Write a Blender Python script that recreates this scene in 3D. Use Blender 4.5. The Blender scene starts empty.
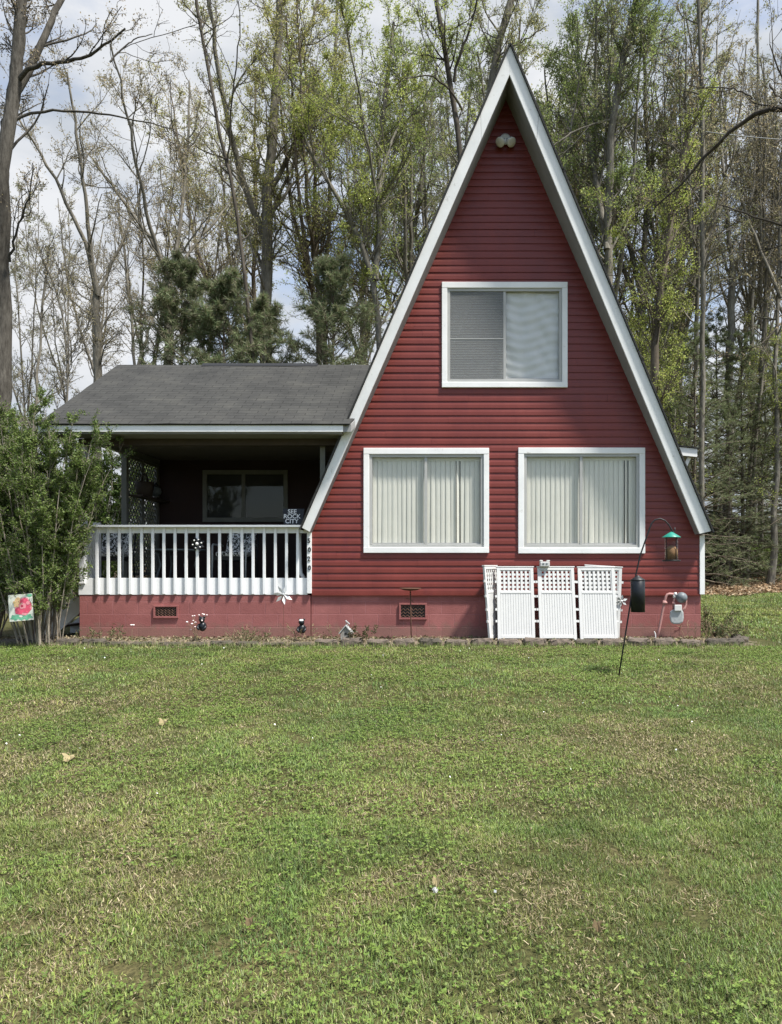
import bpy, math, random
import numpy as np
from mathutils import Vector
R = math.radians
random.seed(7); RNG = np.random.default_rng(7)
sc = bpy.context.scene
COL = sc.collection

# ------------------------------------------------------------------ camera frame (metres; +Y runs away from the viewer)
F = 752.0; VX, VY = 440.0, 565.0; CAMY = -12.0; CAMZ = 1.197
def P(x, y, Y=0.0):
    d = Y - CAMY
    return np.array([(x - VX) * d / F, Y, CAMZ + (VY - y) * d / F])
def PX(x, Y=0.0): return (x - VX) * (Y - CAMY) / F
def PZ(y, Y=0.0): return CAMZ + (VY - y) * (Y - CAMY) / F
def smooth(t):
    t = np.clip(t, 0, 1); return t * t * (3 - 2 * t)
def gz(x, y):
    x = np.asarray(x, float); y = np.asarray(y, float)
    z = -0.36 * np.clip((-1.15 - y) / 11.0, 0, 1.6)
    z = z + 1.0 * smooth((y - 15) / 26.0)
    z = z + 0.018 * np.sin(x * 1.3 + .5) * np.sin(y * 1.1) * smooth((-1.3 - y) / 1.5)
    z = z + 0.35 * smooth((x - 7.5) / 9) * smooth((y - 2) / 10)
    return z

# ------------------------------------------------------------------ materials
MATS = {}
def new_mat(name):
    m = bpy.data.materials.new(name); m.use_nodes = True
    nt = m.node_tree; nt.nodes.clear()
    out = nt.nodes.new('ShaderNodeOutputMaterial')
    return m, nt, out
def N(nt, typ, **kw):
    n = nt.nodes.new(typ)
    for k, v in kw.items():
        if k in n.inputs.keys(): n.inputs[k].default_value = v
        else: setattr(n, k, v)
    return n
def ramp(nt, stops, fac=None, interp='LINEAR'):
    r = nt.nodes.new('ShaderNodeValToRGB'); r.color_ramp.interpolation = interp
    el = r.color_ramp.elements
    while len(el) < len(stops): el.new(0.5)
    for e, (p, c) in zip(el, stops):
        e.position = p; e.color = (*c, 1) if len(c) == 3 else c
    if fac is not None: nt.links.new(fac, r.inputs['Fac'])
    return r
def mat(name, col, rough=.6, var=.12, scale=6.0, bump=0.0, bscale=40.0, metal=0.0, spec=.35, dirt=None, stretch=(1, 1, 1)):
    """painted / plain surface with uneven colour, roughness and a fine bump"""
    m, nt, out = new_mat(name); L = nt.links.new
    b = N(nt, 'ShaderNodeBsdfPrincipled'); b.inputs['Metallic'].default_value = metal
    b.inputs['Specular IOR Level'].default_value = spec
    tc = N(nt, 'ShaderNodeTexCoord'); mp = N(nt, 'ShaderNodeMapping'); mp.inputs['Scale'].default_value = stretch
    L(tc.outputs['Object'], mp.inputs['Vector'])
    n1 = N(nt, 'ShaderNodeTexNoise', Scale=scale, Detail=6.0, Roughness=.65); L(mp.outputs[0], n1.inputs['Vector'])
    lo = tuple(c * (1 - var) for c in col); hi = tuple(min(1, c * (1 + var)) for c in col)
    r = ramp(nt, [(.3, lo), (.7, hi)], n1.outputs['Fac'])
    colout = r.outputs['Color']
    if dirt:
        n2 = N(nt, 'ShaderNodeTexNoise', Scale=dirt[1], Detail=8.0, Roughness=.75); L(mp.outputs[0], n2.inputs['Vector'])
        r2 = ramp(nt, [(dirt[2], (0, 0, 0)), (min(1, dirt[2] + .12), (1, 1, 1))], n2.outputs['Fac'])
        mx = N(nt, 'ShaderNodeMixRGB'); mx.inputs['Color2'].default_value = (*dirt[0], 1)
        L(r2.outputs['Color'], mx.inputs['Fac']); L(colout, mx.inputs['Color1']); colout = mx.outputs['Color']
    L(colout, b.inputs['Base Color'])
    rr = ramp(nt, [(.2, (max(0, rough - .1),) * 3), (.8, (min(1, rough + .1),) * 3)], n1.outputs['Fac'])
    L(rr.outputs['Color'], b.inputs['Roughness'])
    if bump:
        n3 = N(nt, 'ShaderNodeTexNoise', Scale=bscale, Detail=5.0); L(mp.outputs[0], n3.inputs['Vector'])
        bp = N(nt, 'ShaderNodeBump', Strength=bump, Distance=.01); L(n3.outputs['Fac'], bp.inputs['Height']); L(bp.outputs[0], b.inputs['Normal'])
    L(b.outputs[0], out.inputs['Surface'])
    MATS[name] = m; return m

mat('white_trim', (.80, .80, .78), .55, .07, 3, .08, 50, dirt=((.46, .44, .39), 9, .61))
mat('white_paint', (.81, .81, .80), .5, .04, 6, dirt=((.60, .58, .52), 11, .68))
mat('soffit_paint', (.27, .27, .265), .7, .10, 4, .1, 30)
mat('white_plastic', (.56, .56, .54), .4, .04, 8, dirt=((.55, .54, .47), 9, .68))
mat('siding_red', (.170, .034, .026), .42, .16, 1.6, .04, 50, dirt=((.150, .030, .027), 2.2, .56), stretch=(1, 1, .5))
mat('shaded_wall', (.035, .018, .016), .7, .2, 3)  # siding colour darkened to near black, porch shade put into the paint
mat('porch_brown', (.06, .045, .036), .7, .2, 5)
mat('porch_ceiling', (.16, .14, .12), .8, .15, 3)
mat('porch_grey', (.20, .20, .18), .7, .15, 6)
mat('deck_boards', (.14, .13, .12), .7, .2, 8)
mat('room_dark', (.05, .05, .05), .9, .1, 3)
mat('window_metal', (.40, .40, .38), .45, .06, 8)
mat('rust', (.10, .05, .032), .8, .35, 30, .3, 60)
mat('black_metal', (.014, .015, .017), .5, .2, 20)
mat('black_plastic', (.010, .012, .015), .4, .2, 20)
mat('meter_grey', (.34, .36, .36), .5, .12, 20, .1, 60, dirt=((.22, .20, .18), 30, .6))
mat('meter_dark', (.14, .16, .17), .5, .2, 20)
mat('pipe_paint', (.40, .21, .19), .55, .15, 20, dirt=((.24, .10, .09), 25, .58))
mat('feeder_green', (.02, .23, .17), .4, .15, 20)
mat('seed', (.26, .17, .10), .8, .6, 120, .5, 90)
mat('galvanised', (.38, .39, .38), .6, .2, 20)
mat('old_wood', (.28, .26, .23), .85, .3, 14, .3, 40, stretch=(6, 6, 1))
mat('stone_dark', (.075, .064, .05), .95, .35, 14, .8, 40, dirt=((.15, .14, .11), 9, .58))
mat('stone_brown', (.125, .10, .08), .95, .35, 14, .8, 40, dirt=((.07, .06, .045), 9, .58))
mat('mulch', (.15, .12, .085), .95, .5, 26, 1.0, 40, dirt=((.30, .26, .18), 30, .56))
mat('dry_stalk', (.26, .20, .12), .8, .3, 20)
mat('petal_white', (.80, .80, .78), .5, .05, 20)
mat('petal_blush', (.78, .66, .64), .6, .08, 30)
mat('flag_cloth', (.76, .76, .66), .8, .06, 20)
mat('flag_pink', (.74, .10, .17), .8, .25, 26)
mat('flag_pink_light', (.80, .30, .34), .8, .15, 30)
mat('flag_crimson', (.45, .02, .06), .8, .2, 26)
mat('flag_peach', (.74, .50, .26), .8, .3, 30)
mat('flag_leaf', (.16, .45, .28), .8, .3, 30)
mat('lamp_white', (.62, .62, .60), .35, .05, 20)
mat('concrete', (.32, .30, .28), .9, .2, 12, .3, 40)

def m_cushion():
    m, nt, out = new_mat('floral_fabric'); L = nt.links.new
    b = N(nt, 'ShaderNodeBsdfPrincipled', Roughness=.9); tc = N(nt, 'ShaderNodeTexCoord')
    n = N(nt, 'ShaderNodeTexNoise', Scale=22.0, Detail=3.0, Distortion=1.2); L(tc.outputs['Object'], n.inputs['Vector'])
    r = ramp(nt, [(.47, (.03, .032, .028)), (.53, (.72, .72, .70))], n.outputs['Fac'])
    L(r.outputs[0], b.inputs['Base Color']); L(b.outputs[0], out.inputs[0]); MATS['floral_fabric'] = m
m_cushion()

def m_shingle():
    m, nt, out = new_mat('shingles'); L = nt.links.new
    b = N(nt, 'ShaderNodeBsdfPrincipled', Roughness=.95); b.inputs['Specular IOR Level'].default_value = .2
    uv = N(nt, 'ShaderNodeAttribute', attribute_name='SH')
    br = N(nt, 'ShaderNodeTexBrick', Scale=1.0); br.inputs['Mortar Size'].default_value = .006; br.inputs['Mortar Smooth'].default_value = .3
    br.inputs['Brick Width'].default_value = .31; br.inputs['Row Height'].default_value = .127; br.inputs['Bias'].default_value = -.1
    br.inputs['Color1'].default_value = (.046, .046, .045, 1); br.inputs['Color2'].default_value = (.057, .057, .055, 1); br.inputs['Mortar'].default_value = (.028, .028, .027, 1)
    L(uv.outputs['Vector'], br.inputs['Vector'])
    n = N(nt, 'ShaderNodeTexNoise', Scale=1.3, Detail=8.0, Roughness=.7); L(uv.outputs['Vector'], n.inputs['Vector'])
    r = ramp(nt, [(.25, (.55, .56, .56)), (.5, (.95, .95, .92)), (.75, (1.38, 1.36, 1.24))], n.outputs['Fac'])
    mx = N(nt, 'ShaderNodeMixRGB', blend_type='MULTIPLY', Fac=1.0); L(br.outputs['Color'], mx.inputs['Color1']); L(r.outputs[0], mx.inputs['Color2'])
    g = N(nt, 'ShaderNodeTexNoise', Scale=160.0, Detail=2.0); L(uv.outputs['Vector'], g.inputs['Vector'])
    r3 = ramp(nt, [(.3, (.75, .75, .75)), (.7, (1.25, 1.25, 1.25))], g.outputs['Fac'])
    mx2 = N(nt, 'ShaderNodeMixRGB', blend_type='MULTIPLY', Fac=1.0); L(mx.outputs[0], mx2.inputs['Color1']); L(r3.outputs[0], mx2.inputs['Color2'])
    L(mx2.outputs[0], b.inputs['Base Color'])
    bp = N(nt, 'ShaderNodeBump', Strength=.7, Distance=.012); L(br.outputs['Fac'], bp.inputs['Height']); bp.invert = True; L(bp.outputs[0], b.inputs['Normal'])
    L(b.outputs[0], out.inputs[0]); MATS['shingles'] = m
m_shingle()

def m_block():
    m, nt, out = new_mat('painted_block'); L = nt.links.new
    b = N(nt, 'ShaderNodeBsdfPrincipled', Roughness=.75); b.inputs['Specular IOR Level'].default_value = .25
    tc = N(nt, 'ShaderNodeTexCoord'); sx = N(nt, 'ShaderNodeSeparateXYZ'); cx = N(nt, 'ShaderNodeCombineXYZ')
    L(tc.outputs['Object'], sx.inputs[0]); ad = N(nt, 'ShaderNodeMath', operation='ADD'); L(sx.outputs['X'], ad.inputs[0]); L(sx.outputs['Y'], ad.inputs[1])
    L(ad.outputs[0], cx.inputs['X']); L(sx.outputs['Z'], cx.inputs['Y'])
    br = N(nt, 'ShaderNodeTexBrick', Scale=1.0); br.inputs['Mortar Size'].default_value = .006; br.inputs['Mortar Smooth'].default_value = .6
    br.inputs['Brick Width'].default_value = .405; br.inputs['Row Height'].default_value = .205
    br.inputs['Color1'].default_value = (.28, .100, .092, 1); br.inputs['Color2'].default_value = (.315, .118, .108, 1); br.inputs['Mortar'].default_value = (.33, .135, .132, 1)
    L(cx.outputs[0], br.inputs['Vector'])
    n = N(nt, 'ShaderNodeTexNoise', Scale=2.5, Detail=8.0, Roughness=.7); L(tc.outputs['Object'], n.inputs['Vector'])
    r = ramp(nt, [(.3, (.82, .80, .80)), (.7, (1.12, 1.14, 1.14))], n.outputs['Fac'])
    mx = N(nt, 'ShaderNodeMixRGB', blend_type='MULTIPLY', Fac=1.0); L(br.outputs['Color'], mx.inputs['Color1']); L(r.outputs[0], mx.inputs['Color2'])
    # splashed soil along the foot of the wall
    n2 = N(nt, 'ShaderNodeTexNoise', Scale=9.0, Detail=6.0); L(tc.outputs['Object'], n2.inputs['Vector'])
    zz = N(nt, 'ShaderNodeMath', operation='MULTIPLY_ADD'); L(n2.outputs['Fac'], zz.inputs[0]); zz.inputs[1].default_value = -.35; L(sx.outputs['Z'], zz.inputs[2])
    r2 = ramp(nt, [(0.0, (.55, .55, .55)), (.10, (0, 0, 0))], zz.outputs[0])
    mx2 = N(nt, 'ShaderNodeMixRGB'); mx2.inputs['Color2'].default_value = (.20, .13, .10, 1); L(r2.outputs[0], mx2.inputs['Fac']); L(mx.outputs[0], mx2.inputs['Color1'])
    L(mx2.outputs[0], b.inputs['Base Color'])
    g = N(nt, 'ShaderNodeTexNoise', Scale=70.0, Detail=4.0); L(tc.outputs['Object'], g.inputs['Vector'])
    hs = N(nt, 'ShaderNodeMath', operation='MULTIPLY_ADD'); L(br.outputs['Fac'], hs.inputs[0]); hs.inputs[1].default_value = -1.2; L(g.outputs['Fac'], hs.inputs[2])
    bp = N(nt, 'ShaderNodeBump', Strength=.5, Distance=.008); L(hs.outputs[0], bp.inputs['Height']); L(bp.outputs[0], b.inputs['Normal'])
    L(b.outputs[0], out.inputs[0]); MATS['painted_block'] = m
m_block()

def m_glass(name, tint, rough=.01, ior=1.5):
    m, nt, out = new_mat(name); L = nt.links.new
    t = N(nt, 'ShaderNodeBsdfTransparent'); t.inputs['Color'].default_value = (*tint, 1)
    g = N(nt, 'ShaderNodeBsdfGlossy', Roughness=rough); fr = N(nt, 'ShaderNodeFresnel', IOR=ior)
    tc = N(nt, 'ShaderNodeTexCoord'); n = N(nt, 'ShaderNodeTexNoise', Scale=3.0, Detail=1.0); L(tc.outputs['Object'], n.inputs['Vector'])
    bp = N(nt, 'ShaderNodeBump', Strength=.06, Distance=.02); L(n.outputs['Fac'], bp.inputs['Height']); L(bp.outputs[0], g.inputs['Normal'])
    ge = N(nt, 'ShaderNodeNewGeometry'); fm = N(nt, 'ShaderNodeMath', operation='SUBTRACT'); fm.inputs[0].default_value = 1.0; L(ge.outputs['Backfacing'], fm.inputs[1]); fx = N(nt, 'ShaderNodeMath', operation='MULTIPLY'); L(fr.outputs[0], fx.inputs[0]); L(fm.outputs[0], fx.inputs[1])
    mx = N(nt, 'ShaderNodeMixShader'); L(fx.outputs[0], mx.inputs['Fac']); L(t.outputs[0], mx.inputs[1]); L(g.outputs[0], mx.inputs[2]); L(mx.outputs[0], out.inputs[0])
    MATS[name] = m
m_glass('glass', (.985, .988, .978), .01, 1.45)
m_glass('feeder_glass', (.85, .80, .74), .05, 1.3)
def m_screen():
    m, nt, out = new_mat('insect_mesh'); L = nt.links.new
    t = N(nt, 'ShaderNodeBsdfTransparent'); d = N(nt, 'ShaderNodeBsdfDiffuse'); d.inputs['Color'].default_value = (.26, .265, .26, 1)
    mx = N(nt, 'ShaderNodeMixShader', Fac=.42); L(t.outputs[0], mx.inputs[1]); L(d.outputs[0], mx.inputs[2]); L(mx.outputs[0], out.inputs[0]); MATS['insect_mesh'] = m
m_screen()
def m_blind(name, col, tr=.25):
    m, nt, out = new_mat(name); L = nt.links.new
    d = N(nt, 'ShaderNodeBsdfDiffuse'); t = N(nt, 'ShaderNodeBsdfTranslucent')
    tc = N(nt, 'ShaderNodeTexCoord'); n = N(nt, 'ShaderNodeTexNoise', Scale=5.0, Detail=4.0); L(tc.outputs['Object'], n.inputs['Vector'])
    r = ramp(nt, [(.3, tuple(c * .94 for c in col)), (.7, col)], n.outputs['Fac'])
    L(r.outputs[0], d.inputs['Color']); L(r.outputs[0], t.inputs['Color'])
    mx = N(nt, 'ShaderNodeMixShader', Fac=tr); L(d.outputs[0], mx.inputs[1]); L(t.outputs[0], mx.inputs[2]); L(mx.outputs[0], out.inputs[0]); MATS[name] = m
m_blind('blind_white', (.90, .88, .80), .2); m_blind('sheer_white', (.88, .88, .87)); m_blind('blind_grey', (.78, .78, .76))

def m_bark(name, c1, c2, scale=9, moss=None):
    m, nt, out = new_mat(name); L = nt.links.new
    b = N(nt, 'ShaderNodeBsdfPrincipled', Roughness=.95); b.inputs['Specular IOR Level'].default_value = .15
    tc = N(nt, 'ShaderNodeTexCoord'); mp = N(nt, 'ShaderNodeMapping'); mp.inputs['Scale'].default_value = (1, 1, .22); L(tc.outputs['Object'], mp.inputs[0])
    n = N(nt, 'ShaderNodeTexNoise', Scale=float(scale), Detail=8.0, Roughness=.7); L(mp.outputs[0], n.inputs['Vector'])
    r = ramp(nt, [(.32, c1), (.68, c2)], n.outputs['Fac'])
    n2 = N(nt, 'ShaderNodeTexNoise', Scale=.7, Detail=5.0); L(tc.outputs['Object'], n2.inputs['Vector'])
    r2 = ramp(nt, [(.35, (.75, .75, .72)), (.7, (1.25, 1.25, 1.22))], n2.outputs['Fac'])
    mx = N(nt, 'ShaderNodeMixRGB', blend_type='MULTIPLY', Fac=1.0); L(r.outputs[0], mx.inputs['Color1']); L(r2.outputs[0], mx.inputs['Color2'])
    L(mx.outputs[0], b.inputs['Base Color'])
    bp = N(nt, 'ShaderNodeBump', Strength=.8, Distance=.03); L(n.outputs['Fac'], bp.inputs['Height']); L(bp.outputs[0], b.inputs['Normal'])
    L(b.outputs[0], out.inputs[0]); MATS[name] = m
m_bark('bark_grey', (.085, .077, .062), (.255, .235, .20), 13)
m_bark('bark_oak', (.035, .031, .026), (.125, .115, .10), 16)
m_bark('bark_dark', (.035, .030, .024), (.11, .095, .078))
m_bark('bark_pale', (.11, .10, .085), (.30, .285, .25), 13)
m_bark('bark_brown', (.07, .055, .042), (.19, .16, .125))
m_bark('stem_grey', (.16, .13, .10), (.40, .36, .30), 20)

def m_leaf(name, tr=.35, rough=.55):
    m, nt, out = new_mat(name); L = nt.links.new
    a = N(nt, 'ShaderNodeAttribute', attribute_name='Col')
    b = N(nt, 'ShaderNodeBsdfPrincipled', Roughness=rough); b.inputs['Specular IOR Level'].default_value = .3
    t = N(nt, 'ShaderNodeBsdfTranslucent'); L(a.outputs['Color'], b.inputs['Base Color']); L(a.outputs['Color'], t.inputs['Color'])
    mx = N(nt, 'ShaderNodeMixShader', Fac=tr); L(b.outputs[0], mx.inputs[1]); L(t.outputs[0], mx.inputs[2]); L(mx.outputs[0], out.inputs[0]); MATS[name] = m
m_leaf('leaf', .5); m_leaf('needle', .32, .6); m_leaf('grass_blade', .30, .55); m_leaf('dry_leaf', .15, .8); m_leaf('shrub_leaf', .38, .55)

def m_ground():
    m, nt, out = new_mat('turf_soil'); L = nt.links.new
    b = N(nt, 'ShaderNodeBsdfPrincipled', Roughness=.95); b.inputs['Specular IOR Level'].default_value = .1
    tc = N(nt, 'ShaderNodeTexCoord'); sx = N(nt, 'ShaderNodeSeparateXYZ'); L(tc.outputs['Object'], sx.inputs[0])
    n = N(nt, 'ShaderNodeTexNoise', Scale=.9, Detail=7.0, Roughness=.7); L(tc.outputs['Object'], n.inputs['Vector'])
    f = N(nt, 'ShaderNodeTexNoise', Scale=45.0, Detail=4.0); L(tc.outputs['Object'], f.inputs['Vector'])
    turf = ramp(nt, [(.3, (.048, .055, .022)), (.5, (.070, .072, .030)), (.72, (.115, .098, .05))], n.outputs['Fac'])
    fr = ramp(nt, [(.3, (.6, .6, .6)), (.7, (1.35, 1.3, 1.2))], f.outputs['Fac'])
    mx = N(nt, 'ShaderNodeMixRGB', blend_type='MULTIPLY', Fac=1.0); L(turf.outputs[0], mx.inputs['Color1']); L(fr.outputs[0], mx.inputs['Color2'])
    lit = ramp(nt, [(.3, (.085, .055, .032)), (.5, (.15, .105, .062)), (.7, (.24, .18, .115))], f.outputs['Fac'])
    # woods floor starts beyond the mown lawn
    yy = N(nt, 'ShaderNodeMath', operation='MULTIPLY_ADD'); L(n.outputs['Fac'], yy.inputs[0]); yy.inputs[1].default_value = 5.0; L(sx.outputs['Y'], yy.inputs[2])
    sel = N(nt, 'ShaderNodeMapRange'); sel.inputs['From Min'].default_value = 18.0; sel.inputs['From Max'].default_value = 19.5; L(yy.outputs[0], sel.inputs['Value'])
    mx2 = N(nt, 'ShaderNodeMixRGB'); L(sel.outputs[0], mx2.inputs['Fac']); L(mx.outputs[0], mx2.inputs['Color1']); L(lit.outputs[0], mx2.inputs['Color2'])
    L(mx2.outputs[0], b.inputs['Base Color'])
    bp = N(nt, 'ShaderNodeBump', Strength=.8, Distance=.03); L(f.outputs['Fac'], bp.inputs['Height']); L(bp.outputs[0], b.inputs['Normal'])
    L(b.outputs[0], out.inputs[0]); MATS['turf_soil'] = m
m_ground()

# ------------------------------------------------------------------ mesh helpers
class MB:
    def __init__(s): s.v = []; s.f = []; s.m = []; s.cur = 0
    def add(s, vs, fs):
        o = len(s.v); s.v += [tuple(map(float, v)) for v in vs]; s.f += [tuple(i + o for i in f) for f in fs]; s.m += [s.cur] * len(fs); return s
    def box(s, x0, x1, y0, y1, z0, z1):
        return s.add([(x0, y0, z0), (x1, y0, z0), (x1, y1, z0), (x0, y1, z0), (x0, y0, z1), (x1, y0, z1), (x1, y1, z1), (x0, y1, z1)],
                     [(0, 3, 2, 1), (4, 5, 6, 7), (0, 1, 5, 4), (1, 2, 6, 5), (2, 3, 7, 6), (3, 0, 4, 7)])
    def prism(s, front, back):          # two matching rings, front facing the viewer
        n = len(front); vs = list(front) + list(back)
        fs = [tuple(range(n)), tuple(range(2 * n - 1, n - 1, -1))] + [(i, n + i, n + (i + 1) % n, (i + 1) % n) for i in range(n)]
        return s.add(vs, fs)
    def beam(s, a, b, w, h, up=(0, 0, 1)):  # square bar between two points
        a = Vector(a); b = Vector(b); t = (b - a).normalized(); u = Vector(up)
        if abs(t.dot(u)) > .95: u = Vector((0, 1, 0))
        x = t.cross(u).normalized(); y = x.cross(t).normalized()
        ring = lambda p: [p + x * (sx * w / 2) + y * (sy * h / 2) for sx, sy in ((-1, -1), (1, -1), (1, 1), (-1, 1))]
        return s.prism(ring(a), ring(b))
    def tube(s, pts, r, k=8, cap=True):
        pts = [Vector(p) for p in pts]; n = len(pts)
        rs = r if hasattr(r, '__len__') else [r] * n
        vs = []; px = None
        for i, p in enumerate(pts):
            t = (pts[min(i + 1, n - 1)] - pts[max(i - 1, 0)]).normalized()
            if px is None: px = t.cross(Vector((0, 0, 1)) if abs(t.z) < .9 else Vector((0, 1, 0))).normalized()
            else: px = (px - t * px.dot(t)).normalized()
            y = t.cross(px)
            for j in range(k):
                a = 2 * math.pi * j / k; vs.append(p + (px * math.cos(a) + y * math.sin(a)) * rs[i])
        fs = [(i * k + j, i * k + (j + 1) % k, (i + 1) * k + (j + 1) % k, (i + 1) * k + j) for i in range(n - 1) for j in range(k)]
        if cap: fs += [tuple(range(k - 1, -1, -1)), tuple(range((n - 1) * k, n * k))]
        return s.add(vs, fs)
    def lathe(s, c, prof, k=20, axis='z'):   # prof: (radius, height)
        vs = []
        for r, h in prof:
            for j in range(k):
                a = 2 * math.pi * j / k; x, y = r * math.cos(a), r * math.sin(a)
                vs.append((c[0] + x, c[1] + y, c[2] + h) if axis == 'z' else (c[0] + x, c[1] + h, c[2] + y) if axis == 'y' else (c[0] + h, c[1] + x, c[2] + y))
        n = len(prof)
        fs = [(i * k + j, i * k + (j + 1) % k, (i + 1) * k + (j + 1) % k, (i + 1) * k + j) for i in range(n - 1) for j in range(k)]
        fs += [tuple(range(k - 1, -1, -1)), tuple(range((n - 1) * k, n * k))]
        return s.add(vs, fs)
    def ball(s, c, r, k=12, sc_=(1, 1, 1)):
        h = k // 2 + 1
        vs = []
        for i in range(h + 1):
            th = math.pi * (i / h) * .98 + .01 * math.pi
            for j in range(k):
                a = 2 * math.pi * j / k
                vs.append((c[0] + r * sc_[0] * math.sin(th) * math.cos(a), c[1] + r * sc_[1] * math.sin(th) * math.sin(a), c[2] - r * sc_[2] * math.cos(th)))
        fs = [(i * k + j, i * k + (j + 1) % k, (i + 1) * k + (j + 1) % k, (i + 1) * k + j) for i in range(h) for j in range(k)]
        fs += [tuple(range(k - 1, -1, -1)), tuple(range(h * k, (h + 1) * k))]
        return s.add(vs, fs)

def origin_of(p):
    o = Vector((0, 0, 0))
    while p is not None: o += p.location; p = p.parent
    return o
def link(name, me, m, parent=None, loc=None, smooth_=False, bevel=0):
    o = bpy.data.objects.new(name, me); COL.objects.link(o)
    for mm in (m if isinstance(m, (list, tuple)) else [m]): me.materials.append(MATS[mm])
    if parent is not None: o.parent = parent
    if loc is not None: o.location = loc
    if smooth_: me.polygons.foreach_set('use_smooth', [True] * len(me.polygons))
    if bevel:
        b = o.modifiers.new('edge', 'BEVEL'); b.width = bevel; b.segments = 2; b.limit_method = 'ANGLE'; b.angle_limit = R(40)
    return o
def part(name, mb, m, parent, smooth_=False, bevel=0, label=None, loc=None):
    """mesh given in world coordinates, stored relative to its parent chain (or to loc when top-level)"""
    o = origin_of(parent) if parent is not None else Vector(loc or (0, 0, 0))
    me = bpy.data.meshes.new(name)
    me.from_pydata([(v[0] - o.x, v[1] - o.y, v[2] - o.z) for v in mb.v], [], mb.f)
    me.polygons.foreach_set('material_index', mb.m); me.validate(); me.update()
    ob = link(name, me, m, parent, None if parent is not None else o, smooth_, bevel)
    if label: ob['label'] = label
    return ob
def thing(name, label, cat, loc, group=None):
    o = bpy.data.objects.new(name, None); COL.objects.link(o); o.location = loc; o.empty_display_size = .1
    tag(o, label, cat, group); return o
def tag(o, label=None, cat=None, group=None, kind=None):
    if label: o['label'] = label
    if cat: o['category'] = cat
    if group: o['group'] = group
    if kind: o['kind'] = kind
    return o
def copy_tree(o, parent=None):
    c = o.copy(); COL.objects.link(c)
    if parent is not None: c.parent = parent
    for ch in list(o.children): copy_tree(ch, c)
    return c
def np_mesh(name, V, faces, k, cols=None):
    """faces: list of (array(M,k)) of equal corner counts"""
    me = bpy.data.meshes.new(name)
    V = np.ascontiguousarray(V, np.float32); me.vertices.add(len(V)); me.vertices.foreach_set('co', V.ravel())
    tot = np.concatenate([np.full(len(f), f.shape[1], np.int32) for f in faces]) if faces else np.zeros(0, np.int32)
    idx = np.concatenate([f.ravel() for f in faces]).astype(np.int32)
    me.loops.add(len(idx)); me.loops.foreach_set('vertex_index', idx)
    st = np.zeros(len(tot), np.int32); st[1:] = np.cumsum(tot)[:-1]
    me.polygons.add(len(tot)); me.polygons.foreach_set('loop_start', st); me.polygons.foreach_set('loop_total', tot)
    if cols is not None:
        a = me.attributes.new('Col', 'FLOAT_COLOR', 'POINT')
        c4 = np.ones((len(V), 4), np.float32); c4[:, :3] = cols; a.data.foreach_set('color', c4.ravel())
    me.update(calc_edges=True); return me
def text_mesh(body, size, depth, name):
    c = bpy.data.curves.new(name, 'FONT'); c.body = body; c.size = size; c.extrude = depth; c.align_x = 'CENTER'; c.align_y = 'CENTER'; c.space_line = .82; c.offset = size * .012
    o = bpy.data.objects.new(name, c); COL.objects.link(o)
    bpy.context.view_layer.update()
    me = bpy.data.meshes.new_from_object(o.evaluated_get(bpy.context.evaluated_depsgraph_get()))
    bpy.data.objects.remove(o); bpy.data.curves.remove(c); me.name = name; me.materials.clear(); return me


# ================================================================== HOUSE
OA = (1.059, 9.036); IA = (1.052, 8.612); OL = (-2.159, 1.778); IL = (-2.041, 1.715); OR_ = (4.246, 1.730); IR = (4.064, 1.683)
def yF(z): return -.20 - .42 * (z - 1.7) / (9.036 - 1.7)
HB = 8.0                                     # back of the house
house = thing('a_frame_house', 'red a-frame house with white trim, a covered porch and a pink block foundation', 'house', (1.05, 0, 0))
def xl(z): return IL[0] - .003 if z < IL[1] else IL[0] + (z - IL[1]) * (IA[0] - IL[0]) / (IA[1] - IL[1]) - .025
def xr(z): return 4.14 if z < IR[1] else IR[0] + (z - IR[1]) * (IA[0] - IR[0]) / (IA[1] - IR[1]) + .03

WIN = [  # outer px rect, inner px rect, mullion px
    ((363.7, 448.3, 488.9, 553.0), (370.6, 455.5, 482.3, 546.2), 425.8),
    ((518.0, 448.0, 644.5, 553.5), (524.9, 455.0, 637.6, 546.5), 581.0),
    ((441.8, 282.8, 567.2, 388.0), (448.4, 289.8, 560.6, 381.4), 504.6)]
holes = [(PX(w[1][0] - 1), PX(w[1][2] + 1), PZ(w[1][3] + 1), PZ(w[1][1] - .8)) for w in WIN]

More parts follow.
